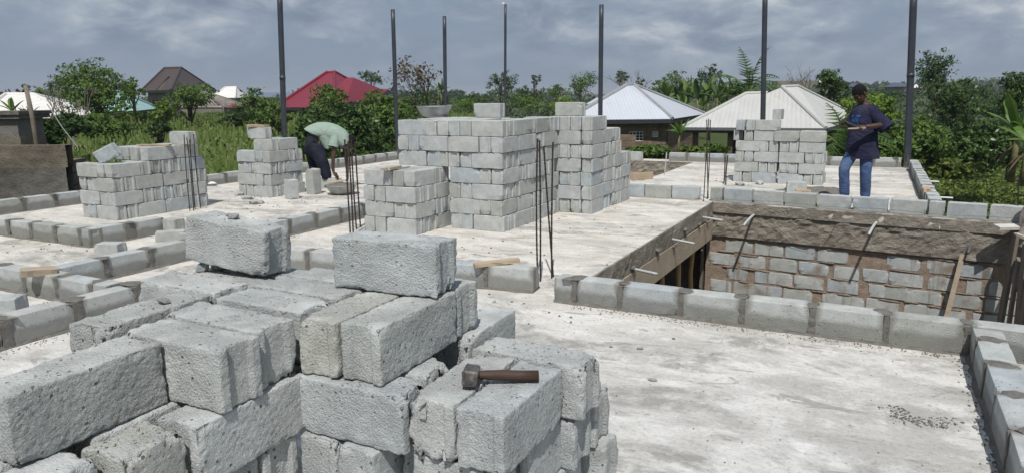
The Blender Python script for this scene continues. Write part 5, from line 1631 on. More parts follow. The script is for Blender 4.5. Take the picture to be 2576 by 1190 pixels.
# lower crimson wing with its own ridge and small gable
a_, b_, c1_, d_ = at_d(868, 262, 46.5), at_d(985, 236, 55), at_d(874, 196, 51.5), at_d(889, 196, 51.5)
sheet(hr, [a_, b_, d_, c1_], 'r_red')
sheet(hr, [at_d(800, 262, 46.5), a_, c1_], 'r_red')
sheet(hr, [at_d(930, 241, 52), at_d(984, 237, 54), at_d(977, 225, 55), at_d(940, 224, 55)], 'r_red', 'gable_roof')
sheet(hr, [at_d(960, 238, 52), at_d(988, 236, 53.5), at_d(977, 226, 53.2)], 'fascia', 'gable_end')
far_hip('small porch roof in crimson low among the bushes', 592, 272, 44, 568, 44.5, 612, 48, (585, 262), (590, 262), 'r_red', wall='hgrey', caps=False)
# roof frame without sheets
fr = P(empty('roof_frame', at_d(520, 271, 55) * 1.0), 'unfinished house with bare roof rafters and no sheets', 'house'); fr.location.z = GZ
Cc, Ll, Rr_ = at_d(560, 271, 53), at_d(412, 271, 56), at_d(628, 271, 62)
Ll.z = Rr_.z = Cc.z; Bb = Ll + Rr_ - Cc
k1, k2 = at_d(478, 229, 60), at_d(508, 228, 60)
def rib(a, b_, r=0.045, nm='rafter'): return link(nm, Geo().tube([a - fr.location, b_ - fr.location], r, 5).mesh(nm), 'rafter', fr)
for (e0, e1, t0, t1, n_) in ((Ll, Cc, k1, k2, 15), (Cc, Rr_, k2, k2, 10), (Rr_, Bb, k2, k1, 10), (Bb, Ll, k1, k1, 8)):
    for k in range(n_ + 1): rib(e0.lerp(e1, k / n_), t0.lerp(t1, k / n_))
    for k in range(1, 6): rib(e0.lerp(t0, k / 6), e1.lerp(t1, k / 6), 0.03, 'purlin')
    rib(e0, e1, 0.11, 'wall_plate')
g = Geo()
wallrun(fr, Ll + (Cc - Ll) * .02, Cc, GZ, Cc.z - .1, (), False, 'hgrey'); wallrun(fr, Cc, Rr_, GZ, Cc.z - .1, (), False, 'hgrey')
for (cx, hw, cy, ry, D, lb) in ((2262, 40, 219, 209, 190, 'distant house with a slate blue roof right of the man\'s head'), (2150, 26, 219, 211, 200, 'distant slate blue roof just behind the man\'s head'), (2550, 40, 216, 206, 210, 'distant grey roof at the far right')):
    far_hip(lb, cx + hw * .4, cy, D, cx - hw, D * 1.02, cx + hw, D * 1.08, (cx - hw * .35, ry), (cx + hw * .2, ry), 'r_blue', wall='hgrey', caps=False, gl=at_d(cx, cy + 14, D).z)
far_hip('small far roof in tan peeping left of the tall tree', 2312, 222, 180, 2296, 181, 2318, 186, (2302, 214), (2306, 213), 'r_white', wall='hgrey', caps=False, gl=at_d(2305, 228, 180).z)
P(link('long_building', Geo().box(-9, 9, -3, 3, 0, 2.6).mesh('long_building'), 'hgrey', None, at_d(2007, 222, 300)), 'long grey building far behind the bare tree', 'building').rotation_euler = (0, 0, YAW)

# plastered walls by the left edge
def plain_wall(px0, px1, topy, D0, D1, mat, label, th=0.2, name='plastered_wall', cap=None):
    a, b_ = at_d(px0, topy, D0), at_d(px1, topy, D1)
    d = Vector((b_.x - a.x, b_.y - a.y, 0)); L = d.length
    t = P(empty(name, (a.x, a.y, 0), math.atan2(d.y, d.x)), label, 'wall')
    return t, L, (a.z + b_.z) / 2
t, L, zt = plain_wall(-60, 158, 367, 17.2, 16.2, 'plaster', 'dark weathered plaster wall at the left edge with a bare brown top band')
def slabface(nm, L, z0, z1, y, amp, mat, seed, parent):
    o = rough_panel(nm, (0, y), (L, y), z0, z1, (0, -1), mat, amp, 0.13, 0.2, parent, seed); return o
slabface('plaster_face', L, GZ, zt - .42, 0.0, .012, 'plaster', 51, t)
slabface('top_band', L + .03, zt - .42, zt, 0.02, .03, 'plaster_brown', 52, t)
t, L, zt = plain_wall(157, 200, 405, 16.9, 17.6, 'plaster_brown', 'low brown stepped wall end between the plaster wall and the left stack')
for k in range(4):
    o = slabface('brick', L + .3 - 0.0 * k, zt - .26 * (k + 1) + .02, zt - .26 * k, 0.02 * (k % 2), .02, 'plaster_brown', 60 + k, t)
t, L, zt = plain_wall(-40, 53, 300, 20.5, 20.0, 'plaster_light', 'grey plastered gate pillar with a moulded cornice at the far left')
link('shaft', Geo().box(0, L - .1, 0, 0.9, GZ, zt).mesh('pillar_shaft'), 'plaster_light', t)
link('cornice', Geo().box(-.1, L + .02, -.1, 1.0, zt, zt + .09).box(-.14, L + .06, -.14, 1.04, zt + .09, zt + .17).mesh('pillar_cornice'), 'plaster', t)
link('lower_band', Geo().box(0, L - .06, -.03, 0.87, GZ, zt - .42).mesh('pillar_band'), 'plaster_brown', t)
base, top = at_d(97, 366, 19.0), at_d(64, 215, 19.0)
P(link('wooden_post', Geo().tube([base - base - Vector((0, 0, 1.5)), (top - base) * .5, top - base], [.055, .048, .042], 10).mesh('wooden_post'), 'wood_old', None, base, smooth=True), 'leaning bare wooden post at the left edge in front of the white roof', 'post')
a, b_ = at_d(118, 262, 19), at_d(196, 372, 19)
P(link('guy_wire', Geo().tube([Vector((0, 0, 0)), (b_ - a) * .5 - Vector((0, 0, .05)), b_ - a], 0.012, 4).mesh('guy_wire'), 'pipe_grey', None, a), 'thin slack wire slanting down beside the leaning post', 'wire')
# compound wall piece between the houses
t, L, zt = plain_wall(1556, 1584, 340, 27, 27, 'hbrick', 'stub of unfinished brown block wall right of the middle stack')
wallrun(t, Vector((t.location.x, t.location.y, 0)), Vector((t.location.x, t.location.y, 0)) + right0 * .62, GZ, zt, (), True) if False else None
g = Geo()
for k in range(10):
    link('brick', Geo().box(0, .62 - (0.16 if k > 8 else 0), 0, .15, zt - .22 * (k + 1) + .015, zt - .22 * k).mesh('brick'), 'hbrick', t)

# ------------------------------------------------------------------ vegetation
def leaf_mat(name, a, b_, c, rough=0.6, trans=0.25):
    n = N(name, rough, 0.18)
    col = n.ramp(n.geo.outputs['Random Per Island'], [(0.0, a), (0.5, b_), (1.0, c)])
    n.col(col)
    tr = n.new('ShaderNodeBsdfTranslucent'); n.link(col, tr.inputs['Color'])
    mx = n.new('ShaderNodeMixShader'); mx.inputs[0].default_value = trans
    n.link(n.b.outputs[0], mx.inputs[1]); n.link(tr.outputs[0], mx.inputs[2])
    o = [q for q in n.t.nodes if q.type == 'OUTPUT_MATERIAL'][0]
    n.link(mx.outputs[0], o.inputs['Surface'])
    return n.m
M['lf_mid'] = leaf_mat('mid_green_leaf', (0.059, 0.112, 0.024), (0.099, 0.165, 0.037), (0.145, 0.218, 0.053))
M['lf_dark'] = leaf_mat('dark_green_leaf', (0.029, 0.059, 0.018), (0.050, 0.092, 0.026), (0.079, 0.132, 0.040))
M['lf_gloss'] = leaf_mat('glossy_dark_leaf', (0.029, 0.059, 0.016), (0.053, 0.099, 0.026), (0.099, 0.158, 0.046), 0.3, 0.18)
M['lf_bright'] = leaf_mat('bright_green_leaf', (0.084, 0.146, 0.022), (0.134, 0.213, 0.034), (0.190, 0.281, 0.050))
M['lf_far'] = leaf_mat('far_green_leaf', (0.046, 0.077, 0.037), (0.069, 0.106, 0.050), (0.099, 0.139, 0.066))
M['lf_corn'] = leaf_mat('corn_leaf', (0.083, 0.141, 0.029), (0.132, 0.191, 0.048), (0.222, 0.251, 0.104))
M['lf_dry'] = leaf_mat('dry_leaf', (0.10, 0.075, 0.045), (0.15, 0.115, 0.07), (0.10, 0.10, 0.04))
M['lf_banana'] = leaf_mat('banana_leaf', (0.07, 0.13, 0.025), (0.10, 0.18, 0.035), (0.16, 0.26, 0.06), 0.4, 0.35)
M['lf_weed'] = leaf_mat('weed_leaf', (0.062, 0.098, 0.019), (0.103, 0.149, 0.031), (0.175, 0.211, 0.051))
M['bark'] = simple('bark', (0.085, 0.068, 0.052), 0.95, 0.1, 0, 0.4, 5, 'pos', 0.6)
M['bark_pale'] = simple('pale_bark', (0.16, 0.135, 0.115), 0.95, 0.1, 0, 0.3, 5, 'pos', 0.4)
M['stalk'] = simple('banana_stalk', (0.16, 0.15, 0.07), 0.8, 0.2, 0, 0.5, 6)

def leaves(rng, C, Nn, size, stretch=2.2):
    """C: n x 3 leaf centres, Nn: n x 3 normals -> 4 verts per leaf"""
    n = len(C)
    t = rng.normal(size=(n, 3)); t -= Nn * np.sum(t * Nn, 1, keepdims=True)
    t /= np.linalg.norm(t, axis=1, keepdims=True) + 1e-9
    s = np.cross(Nn, t)
    L = (size * rng.uniform(.6, 1.35, n))[:, None]
    w = L / stretch
    V = np.stack([C - t * L * .5, C + s * w * .5 - Nn * L * .06, C + t * L * .5, C - s * w * .5 - Nn * L * .06], 1).reshape(-1, 3)
    Q = np.arange(4 * n).reshape(-1, 4)
    return V, Q

def crown_np(seed, ells, n, size, clump=22, spread=0.20, up=0.35, shell=0.62, stretch=2.2):
    rng = np.random.default_rng(seed)
    vol = np.array([e[3] * e[4] * e[5] for e in ells]) ** 0.75
    per = np.maximum(1, (vol / vol.sum() * n / clump).astype(int))
    Cs, Ns = [], []
    for (cx, cy, cz, rx, ry, rz), m_ in zip(ells, per):
        d = rng.normal(size=(m_, 3)); d /= np.linalg.norm(d, axis=1, keepdims=True)
        r_ = shell + (1.06 - shell) * rng.random(m_) ** 0.7
        r_ = np.where(rng.random(m_) < .12, rng.random(m_) * .6, r_)
        cc = np.array([cx, cy, cz]) + d * r_[:, None] * np.array([rx, ry, rz])
        sp = spread * np.array([rx, ry, rz]).mean()
        k = rng.integers(clump // 2, clump + clump // 2, m_)
        idx = np.repeat(np.arange(m_), k)
        off = rng.normal(size=(len(idx), 3)) * sp * np.array([1, 1, .62])
        Cs.append(cc[idx] + off)
        nn = d[idx] * .55 + rng.normal(size=(len(idx), 3)) * .55 + np.array([0, 0, up])
        Ns.append(nn / (np.linalg.norm(nn, axis=1, keepdims=True) + 1e-9))
    return leaves(rng, np.concatenate(Cs), np.concatenate(Ns), size, stretch)

def make_tree(px, ytop, ybot, hw, D, label, leaf='lf_mid', n=1600, lsize=None, name='tree', cat='tree', lobes=7, trunk=True, seed=None, group=None, aspect=1.0, spread=.2, bark='bark', squash=1.0, yb=None):
    seed = seed if seed is not None else int(abs(px) * 7 + ytop)
    rg = random.Random(seed)
    zt, zb = at_d(px, ytop, D).z, at_d(px, ybot, D).z
    c = at_d(px, (ytop + ybot) / 2, D)
    rx = hw / F * D * 1.0; rz = (zt - zb) / 2
    g0 = gz(c.x, c.y)
    t = P(empty(name, (c.x, c.y, g0)), label, cat, group)
    ells = []
    for k in range(lobes):
        a = 2 * math.pi * k / lobes + rg.uniform(-.5, .5)
        rr_ = rg.uniform(.3, .62)
        s = rg.uniform(.34, .62)
        zz = rg.uniform(-.55, .62)
        taper = 1 - 0.35 * max(0, zz)
        ells.append((rx * rr_ * math.cos(a) * taper, rx * aspect * rr_ * math.sin(a) * taper, zz * rz * (1 - s * .35), rx * s, rx * s * aspect, max(rz * s, rx * s * .45) * squash))
    ells.append((rg.uniform(-.2, .2) * rx, 0, rz * .5, rx * .42, rx * .42, rz * .52))
    lsize = lsize or max(0.16, 5.2 / F * D)
    Vv, Q = crown_np(seed, ells, n, lsize, spread=spread)
    Vv[:, 2] = np.clip(Vv[:, 2], (zb - c.z) * 1.1, (zt - c.z) * 1.04)
    Vv[:, 2] += c.z - g0
    me = npmesh('crown', Vv, Q)
    link('crown', me, leaf, t)
    if trunk:
        h = (c.z - g0)
        rt = max(0.07, rx * .055)
        g = Geo()
        lean = rg.uniform(-.06, .06) * h
        g.tube([(0, 0, -0.2), (lean * .4, 0, h * .35), (lean, 0, h * .7), (lean, 0, h)], [rt * 1.25, rt, rt * .85, rt * .7], 8)
        for k, e in enumerate(ells):
            p1 = Vector((lean, 0, h * rg.uniform(.45, .85)))
            p2 = Vector((e[0], e[1], h + e[2] + e[5] * .5))
            m1 = p1.lerp(p2, .5) + Vector((rg.uniform(-.1, .1) * rx, rg.uniform(-.1, .1) * rx, -.05 * rx))
            g.tube([p1, m1, p2], [rt * .6, rt * .4, rt * .12], 5)
            for q_ in range(2):
                p3 = m1.lerp(p2, .4 + .3 * q_); p4 = p3 + Vector((rg.uniform(-.5, .5) * e[3], rg.uniform(-.5, .5) * e[3], rg.uniform(0, .8) * e[5]))
                g.tube([p3, p4], [rt * .25, rt * .07], 4)
        link('trunk', g.mesh('trunk'), bark, t, smooth=True)
    return t

def shrub(px, ytop, ybot, hw, D, label, leaf='lf_mid', n=1500, **kw):
    return make_tree(px, ytop, ybot, hw, D, label, leaf, n, name='shrub', cat='shrub', **kw)

TREES = [
 (246, 150, 318, 84, 40, 'big spreading green tree in front of the green and teal roofs', 'lf_mid', 6500, dict(lobes=11, spread=.16)),
 (150, 178, 262, 44, 58, 'feathery tree behind the left side of the big tree', 'lf_dark', 1500, {}),
 (330, 192, 252, 28, 46, 'right flank tree beside the big spreading tree', 'lf_mid', 1300, {}),
 (60, 208, 244, 18, 70, 'dark narrow tree behind the white roof at the left edge', 'lf_dark', 500, {}),
 (95, 222, 260, 24, 62, 'thin pale tree behind the white roof', 'lf_mid', 500, dict(spread=.3)),
 (474, 206, 296, 66, 43, 'broad low tree in front of the bare rafters', 'lf_mid', 2800, {}),
 (412, 244, 312, 30, 38, 'small light tree left of the broad low tree', 'lf_bright', 1100, {}),
 (652, 222, 312, 52, 42, 'bushy tree left of the crimson roof and tall pole', 'lf_mid', 2600, {}),
 (932, 177, 214, 34, 75, 'rounded dark tree right of the crimson roof', 'lf_dark', 900, {}),
 (1265, 178, 258, 40, 70, 'twin crowned dark tree behind the thin middle pole', 'lf_dark', 1700, {}),
 (1347, 188, 222, 17, 78, 'little round tree on a bare trunk right of the thin pole', 'lf_dark', 420, {}),
 (1468, 176, 246, 46, 62, 'spreading tree with pale branches left of the zinc roof', 'lf_mid', 1500, dict(spread=.28, bark='bark_pale')),
 (1562, 174, 218, 22, 75, 'dark tree just behind the peak of the zinc roof', 'lf_dark', 650, {}),
 (1612, 189, 226, 14, 72, 'slim dark tree right of the zinc roof peak', 'lf_dark', 350, {}),
 (1712, 176, 236, 44, 62, 'leafy tree between the two zinc roofs, left of the round one', 'lf_mid', 1500, {}),
 (1790, 163, 226, 36, 66, 'round dense tree standing above the banana grove', 'lf_dark', 1400, {}),
 (1664, 194, 240, 40, 58, 'low spreading tree at the left of the banana grove', 'lf_mid', 1200, {}),
 (2086, 176, 282, 42, 42, 'tall dark tree right of the cream roof', 'lf_gloss', 2800, {}),
 (2350, 118, 262, 44, 48, 'tallest tree on the right with a ragged leaning top', 'lf_dark', 2600, dict(spread=.22, lobes=9)),
 (2395, 196, 330, 66, 40, 'dense tree mass below and right of the tallest tree', 'lf_gloss', 3600, {}),
 (2440, 210, 300, 50, 52, 'dark tree right of the tallest tree mass', 'lf_dark', 1600, {}),
 (2560, 178, 296, 40, 36, 'dark tree at the far right edge behind the banana plant', 'lf_gloss', 2200, {}),
 (2196, 236, 320, 60, 30, 'mango tree with bright leaves behind the standing man', 'lf_bright', 3200, dict(lobes=9)),
 (1040, 208, 300, 55, 52, 'tangle of green trees right of the crimson roof', 'lf_mid', 2200, {}),
 (1100, 220, 290, 38, 60, 'tree with a palm like top behind the aluminium pan', 'lf_dark', 1000, {}),
 (1180, 232, 276, 60, 75, 'low dark tree belt behind the pan', 'lf_dark', 1500, {}),
 (1330, 216, 262, 44, 80, 'low tree belt right of the thin pole', 'lf_dark', 1100, {}),
 (1400, 214, 262, 40, 78, 'green tree clump left of the pole by the zinc roof', 'lf_mid', 1000, {}),
 (1955, 222, 262, 34, 60, 'green clump right behind the pole of the far stack', 'lf_dark', 900, {}),
 (885, 214, 262, 20, 60, 'shrubby tree rising beside the crimson ridge', 'lf_mid', 500, {}),
]
for (px, yt, yb_, hw, D, lb, lf, n, kw) in TREES:
    make_tree(px, yt, yb_, hw, D, lb, lf, n, group='trees around the building site', **kw)
SHRUBS = [
 (330, 280, 306, 44, 47, 'low bush strip under the teal roof', 'lf_mid', 900, dict(trunk=False)),
 (430, 276, 302, 50, 48, 'low bush strip under the two storey house', 'lf_dark', 1000, dict(trunk=False)),
 (640, 274, 304, 50, 41, 'low bush strip beside the small crimson porch roof', 'lf_mid', 1000, dict(trunk=False)),
 (222, 286, 310, 40, 36, 'low bush strip at the right end of the white roof', 'lf_mid', 800, dict(trunk=False)),
 (826, 204, 310, 48, 36, 'light green tall shrub in front of the crimson roof', 'lf_mid', 2600, {}),
 (700, 250, 330, 40, 36, 'shrub at the left foot of the crimson roof', 'lf_mid', 1500, {}),
 (860, 258, 440, 112, 24, 'large glossy dark shrub behind the bending man', 'lf_gloss', 9000, dict(lobes=12, trunk=False, spread=.17)),
 (770, 300, 440, 50, 25, 'glossy shrub left of the bending man', 'lf_gloss', 2600, dict(trunk=False)),
 (980, 248, 430, 62, 27, 'feathery green shrub left of the large middle stack', 'lf_mid', 4000, dict(trunk=False)),
 (935, 226, 300, 46, 38, 'feathery shrub under the rounded dark tree', 'lf_mid', 1700, {}),
 (170, 282, 350, 58, 25, 'dark leafy shrub in front of the white roof', 'lf_dark', 2600, dict(trunk=False)),
 (115, 300, 372, 40, 22, 'dark shrub behind the leaning post', 'lf_dark', 1700, dict(trunk=False)),
 (400, 296, 352, 32, 30, 'small shrub standing in the corn, right of the big tree', 'lf_dark', 1000, {}),
 (600, 268, 325, 40, 40, 'shrub below the small crimson porch roof', 'lf_dark', 1300, {}),
 (262, 296, 345, 56, 36, 'undergrowth shrub below the big tree', 'lf_mid', 2200, dict(trunk=False)),
 (520, 284, 302, 60, 50, 'hedge like shrub below the bare rafters', 'lf_mid', 900, dict(trunk=False)),
 (1010, 262, 300, 70, 40, 'green shrub belt behind the left end of the middle stack', 'lf_mid', 1800, dict(trunk=False)),
 (1170, 248, 284, 60, 55, 'green shrub belt behind the aluminium pan', 'lf_mid', 1400, dict(trunk=False)),
 (1320, 236, 280, 60, 50, 'green shrub between the two blocks on top of the middle stack', 'lf_mid', 1500, dict(trunk=False)),
 (1410, 246, 285, 50, 40, 'bright shrub left of the zinc roof', 'lf_bright', 1300, dict(trunk=False)),
 (1632, 366, 400, 50, 22.5, 'dense low shrub in front of the zinc roofed house', 'lf_mid', 2600, dict(trunk=False)),
 (1590, 372, 402, 20, 22, 'small shrub at the end of the middle stack', 'lf_mid', 900, dict(trunk=False)),
 (1800, 362, 392, 28, 22, 'shrub beside the porch of the cream roofed house', 'lf_mid', 1100, dict(trunk=False)),
 (1740, 368, 392, 34, 23, 'yellowish weeds shrub by the porch columns', 'lf_weed', 1100, dict(trunk=False)),
 (2130, 372, 400, 40, 22, 'bright low shrub behind the standing man', 'lf_bright', 1200, dict(trunk=False)),
 (2140, 290, 400, 30, 27, 'shrub at the right end of the cream roofed house', 'lf_mid', 1400, dict(trunk=False)),
 (2225, 300, 440, 62, 24, 'leafy shrub right behind the man and left of the tall pole', 'lf_mid', 4200, dict(trunk=False)),
 (2330, 290, 440, 66, 26, 'tall weedy shrub right of the tall pole', 'lf_mid', 4600, dict(trunk=False)),
 (2415, 308, 424, 58, 28, 'round dark green shrub in the middle of the right side', 'lf_gloss', 4200, dict(trunk=False)),
 (2500, 296, 430, 58, 29, 'dark shrub beside the banana plant', 'lf_gloss', 3800, dict(trunk=False)),
 (2290, 400, 440, 40, 24, 'low weed clump at the foot of the tall pole', 'lf_weed', 1500, dict(trunk=False)),
 (2400, 400, 450, 60, 26, 'pale weed clump before the round shrub', 'lf_weed', 2000, dict(trunk=False)),
 (2510, 245, 300, 60, 46, 'shrub belt below the dark tree at the far right', 'lf_dark', 1800, dict(trunk=False)),
 (2240, 225, 262, 70, 80, 'tree belt behind the standing man\'s shoulder', 'lf_dark', 1500, dict(trunk=False)),
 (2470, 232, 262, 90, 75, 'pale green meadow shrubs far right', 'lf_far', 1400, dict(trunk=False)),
]
for (px, yt, yb_, hw, D, lb, lf, n, kw) in SHRUBS:
    shrub(px, yt, yb_, hw, D, lb, lf, n, group='shrubs around the building site', **kw)

# bare and dry trees
def bare_tree(px, ytop, D, label, spread=0.75, depth=5, leafy=0, seed=5, r0=0.10, lean=0.0):
    rg = random.Random(seed)
    tp = at_d(px, ytop, D); g0 = gz(tp.x, tp.y)
    H_ = tp.z - g0
    t = P(empty('bare_tree', (tp.x, tp.y, g0)), label, 'tree', 'trees around the building site')
    g = Geo(); tips = []
    def grow(p, d, l, r_, k):
        m1 = p + d * l * .5 + Vector((rg.uniform(-.06, .06), rg.uniform(-.06, .06), 0)) * l
        e = p + d * l
        g.tube([p, m1, e], [r_, r_ * .85, r_ * .65], 5, False)
        if k == 0: tips.append(e); return
        for q_ in range(rg.choice((2, 3, 3))):
            nd = (d + Vector((rg.uniform(-1, 1) * spread, rg.uniform(-1, 1) * spread, rg.uniform(-.1, .45)))).normalized()
            grow(e, nd, l * rg.uniform(.6, .85), r_ * .62, k - 1)
    grow(Vector((0, 0, 0)), Vector((lean, 0, 1)).normalized(), H_ * .36, r0, depth)
    mz = max(q_[2] for q_ in g.v)
    k = H_ / mz
    g.v = [(q_[0] * k, q_[1] * k, q_[2] * k) for q_ in g.v]
    link('trunk', g.mesh('bare_branches'), 'bark_pale', t)
    if leafy:
        rng = np.random.default_rng(seed)
        C = np.repeat(np.array([tuple(q_ * k) for q_ in tips]), leafy, 0); C = C + rng.normal(size=C.shape) * .35
        nn = rng.normal(size=C.shape); nn /= np.linalg.norm(nn, axis=1, keepdims=True)
        V_, Q_ = leaves(rng, C, nn, .28)
        link('crown', npmesh('crown', V_, Q_), 'lf_dry', t)
    return t
bare_tree(2014, 155, 52, 'leafless tree with fine spreading twigs above the cream roof', 0.95, 5, 0, 4, 0.11)
bare_tree(1066, 160, 52, 'dry vine covered tree right of the leaning pole', 0.55, 5, 5, 8, 0.14)
bare_tree(1590, 172, 70, 'small leafless tree behind the zinc roof', 0.8, 4, 0, 12, 0.09)
bare_tree(148, 205, 30, 'thin dead tree with bare twigs in front of the green roof', 0.6, 4, 0, 15, 0.06)
bare_tree(118, 262, 24, 'crooked bare branch in front of the white roof', 0.8, 3, 0, 19, 0.07)

def banana(px, ytop, ybase, D, label, nl=8, seed=1, scale=1.0, dry=0, leaf='lf_banana'):
    rg = random.Random(seed)
    b0 = at_d(px, ybase, D)
    H_ = at_d(px, ytop, D).z - b0.z
    t = P(empty('banana_plant', b0), label, 'banana plant', 'banana plants')
    hs = H_ * .55
    link('trunk', Geo().tube([(0, 0, -.3), (.02, 0, hs * .5), (.04, 0, hs)], [H_ * .05, H_ * .042, H_ * .03], 8).mesh('banana_stalk'), 'stalk', t, smooth=True)
    for k in range(nl + dry):
        isdry = k >= nl
        a = 2 * math.pi * k / nl + rg.uniform(-.4, .4)
        L = H_ * rg.uniform(.5, .68) * (.8 if isdry else 1)
        el = R(rg.uniform(35, 80)) if not isdry else R(-20)
        if k == 0: el = R(86)
        d = Vector((math.cos(a) * math.cos(el), math.sin(a) * math.cos(el), math.sin(el)))
        sv = Vector((-math.sin(a), math.cos(a), 0))
        p = Vector((.04, 0, hs * (.97 - .25 * isdry)))
        V_, F_ = [], []
        n_ = 10
        for i in range(n_ + 1):
            u = i / n_
            w = (0.02 if u < .12 else L * .145 * math.sin(math.pi * min(1, (u - .10) / .92)) ** .6) * (.35 if isdry else 1)
            up = sv.cross(d)
            j = rg.uniform(.8, 1.1)
            V_ += [tuple(p + sv * w * j + up * w * .35), tuple(p), tuple(p - sv * w * j + up * w * .35)]
            if i < n_:
                q_ = i * 3
                F_ += [(q_, q_ + 1, q_ + 4, q_ + 3), (q_ + 1, q_ + 2, q_ + 5, q_ + 4)]
            p = p + d * (L / n_)
            d = (d - Vector((0, 0, 0.11 if k else 0.02))).normalized()
        me = pymesh('banana_leaf', V_, F_)
        link('leaf', me, 'lf_dry' if isdry else leaf, t)
    return t
banana(2545, 258, 432, 24, 'banana plant with one bright upright leaf at the right edge', 7, 3, 1, 5)
banana(2572, 300, 440, 23, 'yellowing banana plant at the very right edge', 6, 13, 1, 5)
banana(1705, 306, 378, 21, 'young banana plant between the two zinc roofed houses', 8, 4)
banana(78, 262, 330, 24, 'banana plant behind the gate pillar', 8, 6, leaf='lf_mid')
banana(35, 250, 320, 26, 'banana plant at the left edge before the white roof', 8, 7, leaf='lf_mid')
banana(1110, 204, 262, 48, 'banana plant with raised leaves behind the pan', 7, 9, leaf='lf_mid')
bx = [(1640, 224, 300), (1672, 214, 300), (1700, 220, 305), (1728, 206, 300), (1752, 212, 302), (1778, 200, 298), (1800, 208, 296), (1826, 200, 290), (1850, 206, 290), (1715, 238, 310), (1765, 236, 310), (1812, 232, 300), (1600, 236, 292), (1862, 226, 286)]
for k, (x, yt, yb_) in enumerate(sorted(bx)):
    o = banana(x, yt, yb_, 44 + (k * 5) % 9, f'banana plant in the grove between the zinc roofs, {ORD[k]} from the left', 8, 30 + k, leaf='lf_mid' if k % 3 else 'lf_dark')
    o['group'] = 'banana grove between the zinc roofs'

def oil_palm(px, ytop, ybase, D, label, nf=18, seed=3):
    rg = random.Random(seed)
    b0 = at_d(px, ybase, D); b0.z = gz(b0.x, b0.y)
    tip = at_d(px, ytop, D).z
    H_ = (tip - b0.z) * .70
    t = P(empty('oil_palm', b0), label, 'palm', 'palms')
    Lf = (tip - b0.z) * .50
    link('trunk', Geo().tube([(0, 0, -.3), (0, 0, H_ * .5), (0, 0, H_)], [.28, .24, .26], 8).mesh('palm_trunk'), 'bark', t)
    for k in range(nf):
        a = k * 2.4 + rg.uniform(-.2, .2); el = R(82 - 95 * (k / nf) + rg.uniform(-8, 8))
        d = Vector((math.cos(a) * math.cos(el), math.sin(a) * math.cos(el), math.sin(el)))
        sv = Vector((-math.sin(a), math.cos(a), 0)); p = Vector((0, 0, H_))
        g = Geo(); n_ = 16
        pts = []
        for i in range(n_ + 1):
            pts.append(p.copy())
            if i > 2:
                for s in (-1, 1):
                    l = Lf * .30 * math.sin(math.pi * (.12 + .85 * i / n_))
                    e = p + sv * s * l * .8 + d * l * .55 - Vector((0, 0, l * rg.uniform(.1, .5)))
                    w = d * Lf * .022
                    g.add([p - w, p + w, e], [(0, 1, 2)])
            p = p + d * (Lf / n_); d = (d - Vector((0, 0, .12))).normalized()
        g.tube(pts, [.035 * (1 - .8 * i / n_) for i in range(n_ + 1)], 4)
        link('frond', g.mesh('palm_frond'), 'lf_dark' if k % 2 else 'lf_mid', t)
    return t
oil_palm(1880, 160, 300, 46, 'oil palm with arching fronds left of the pole by the far stack')
oil_palm(2128, 300, 410, 21, 'young palm with narrow fronds half hidden by the standing man', 20, 8)

# tree belts on the horizon, corn and weeds: nobody could count them
def belt(name, label, x0, x1, D0, D1, hgt, n, size, leaf, seed):
    rng = np.random.default_rng(seed); rg = random.Random(seed)
    ells = []
    for _ in range(n):
        x = rg.uniform(x0, x1); D = rg.uniform(D0, D1)
        q_ = at_d(x, 240, D); z = gz(q_.x, q_.y)
        r_ = hgt * rg.uniform(.55, 1.15)
        ells.append((q_.x, q_.y, z + r_ * .45, r_ * rg.uniform(.8, 1.4), r_, r_ * .62))
    V_, Q_ = crown_np(seed, ells, n * 90, size, clump=14, spread=.25)
    return P(link(name, npmesh(name, V_, Q_), leaf), label, kind='stuff')
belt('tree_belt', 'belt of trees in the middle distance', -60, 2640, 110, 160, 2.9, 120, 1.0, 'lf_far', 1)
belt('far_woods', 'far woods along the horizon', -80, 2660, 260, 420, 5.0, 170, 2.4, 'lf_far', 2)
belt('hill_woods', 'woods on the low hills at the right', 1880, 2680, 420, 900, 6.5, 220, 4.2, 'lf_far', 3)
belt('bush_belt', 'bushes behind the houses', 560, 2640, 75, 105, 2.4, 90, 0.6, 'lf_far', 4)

def corn(seed, areas):
    rng = np.random.default_rng(seed)
    Vs, k = [], 0
    for (x0, x1, D0, D1, n) in areas:
        for _ in range(n):
            D = D0 + (D1 - D0) * rng.random() ** 1.4
            q_ = at_d(x0 + (x1 - x0) * rng.random(), 300, D)
            base = np.array([q_.x, q_.y, gz(q_.x, q_.y)])
            h = rng.uniform(1.5, 2.25)
            for j in range(8):
                a = rng.random() * 6.28
                zz = h * (.22 + .10 * j)
                d = np.array([math.cos(a), math.sin(a), 0]); s = np.array([-d[1], d[0], 0]) * .045
                p0 = base + np.array([0, 0, zz]); p1 = p0 + d * .28 + np.array([0, 0, .22]); p2 = p0 + d * .62 + np.array([0, 0, rng.uniform(-.15, .12)])
                Vs += [p0 - s * .6, p0 + s * .6, p1 + s, p1 - s, p1 - s, p1 + s, p2 + s * .15, p2 - s * .15]
            p0 = base; p1 = base + np.array([0, 0, h]); s = np.array([.02, 0, 0]); s2 = np.array([.022, .012, 0])
            Vs += [p0 - s, p0 + s, p1 + s, p1 - s, p1 - s2, p1 + s2, p1 + s2 * 1.4 + np.array([0, 0, .25]), p1 - s2 * 1.4 + np.array([0, 0, .25])]
    V_ = np.array(Vs)
    return npmesh('corn_field', V_, np.arange(len(V_)).reshape(-1, 4))
P(link('corn_field', corn(5, [(60, 800, 19, 34, 2600), (150, 780, 34, 66, 4200), (1100, 1260, 50, 75, 500), (0, 240, 19, 26, 400)]), 'lf_corn'), 'field of yellowing maize behind the slab', kind='stuff')
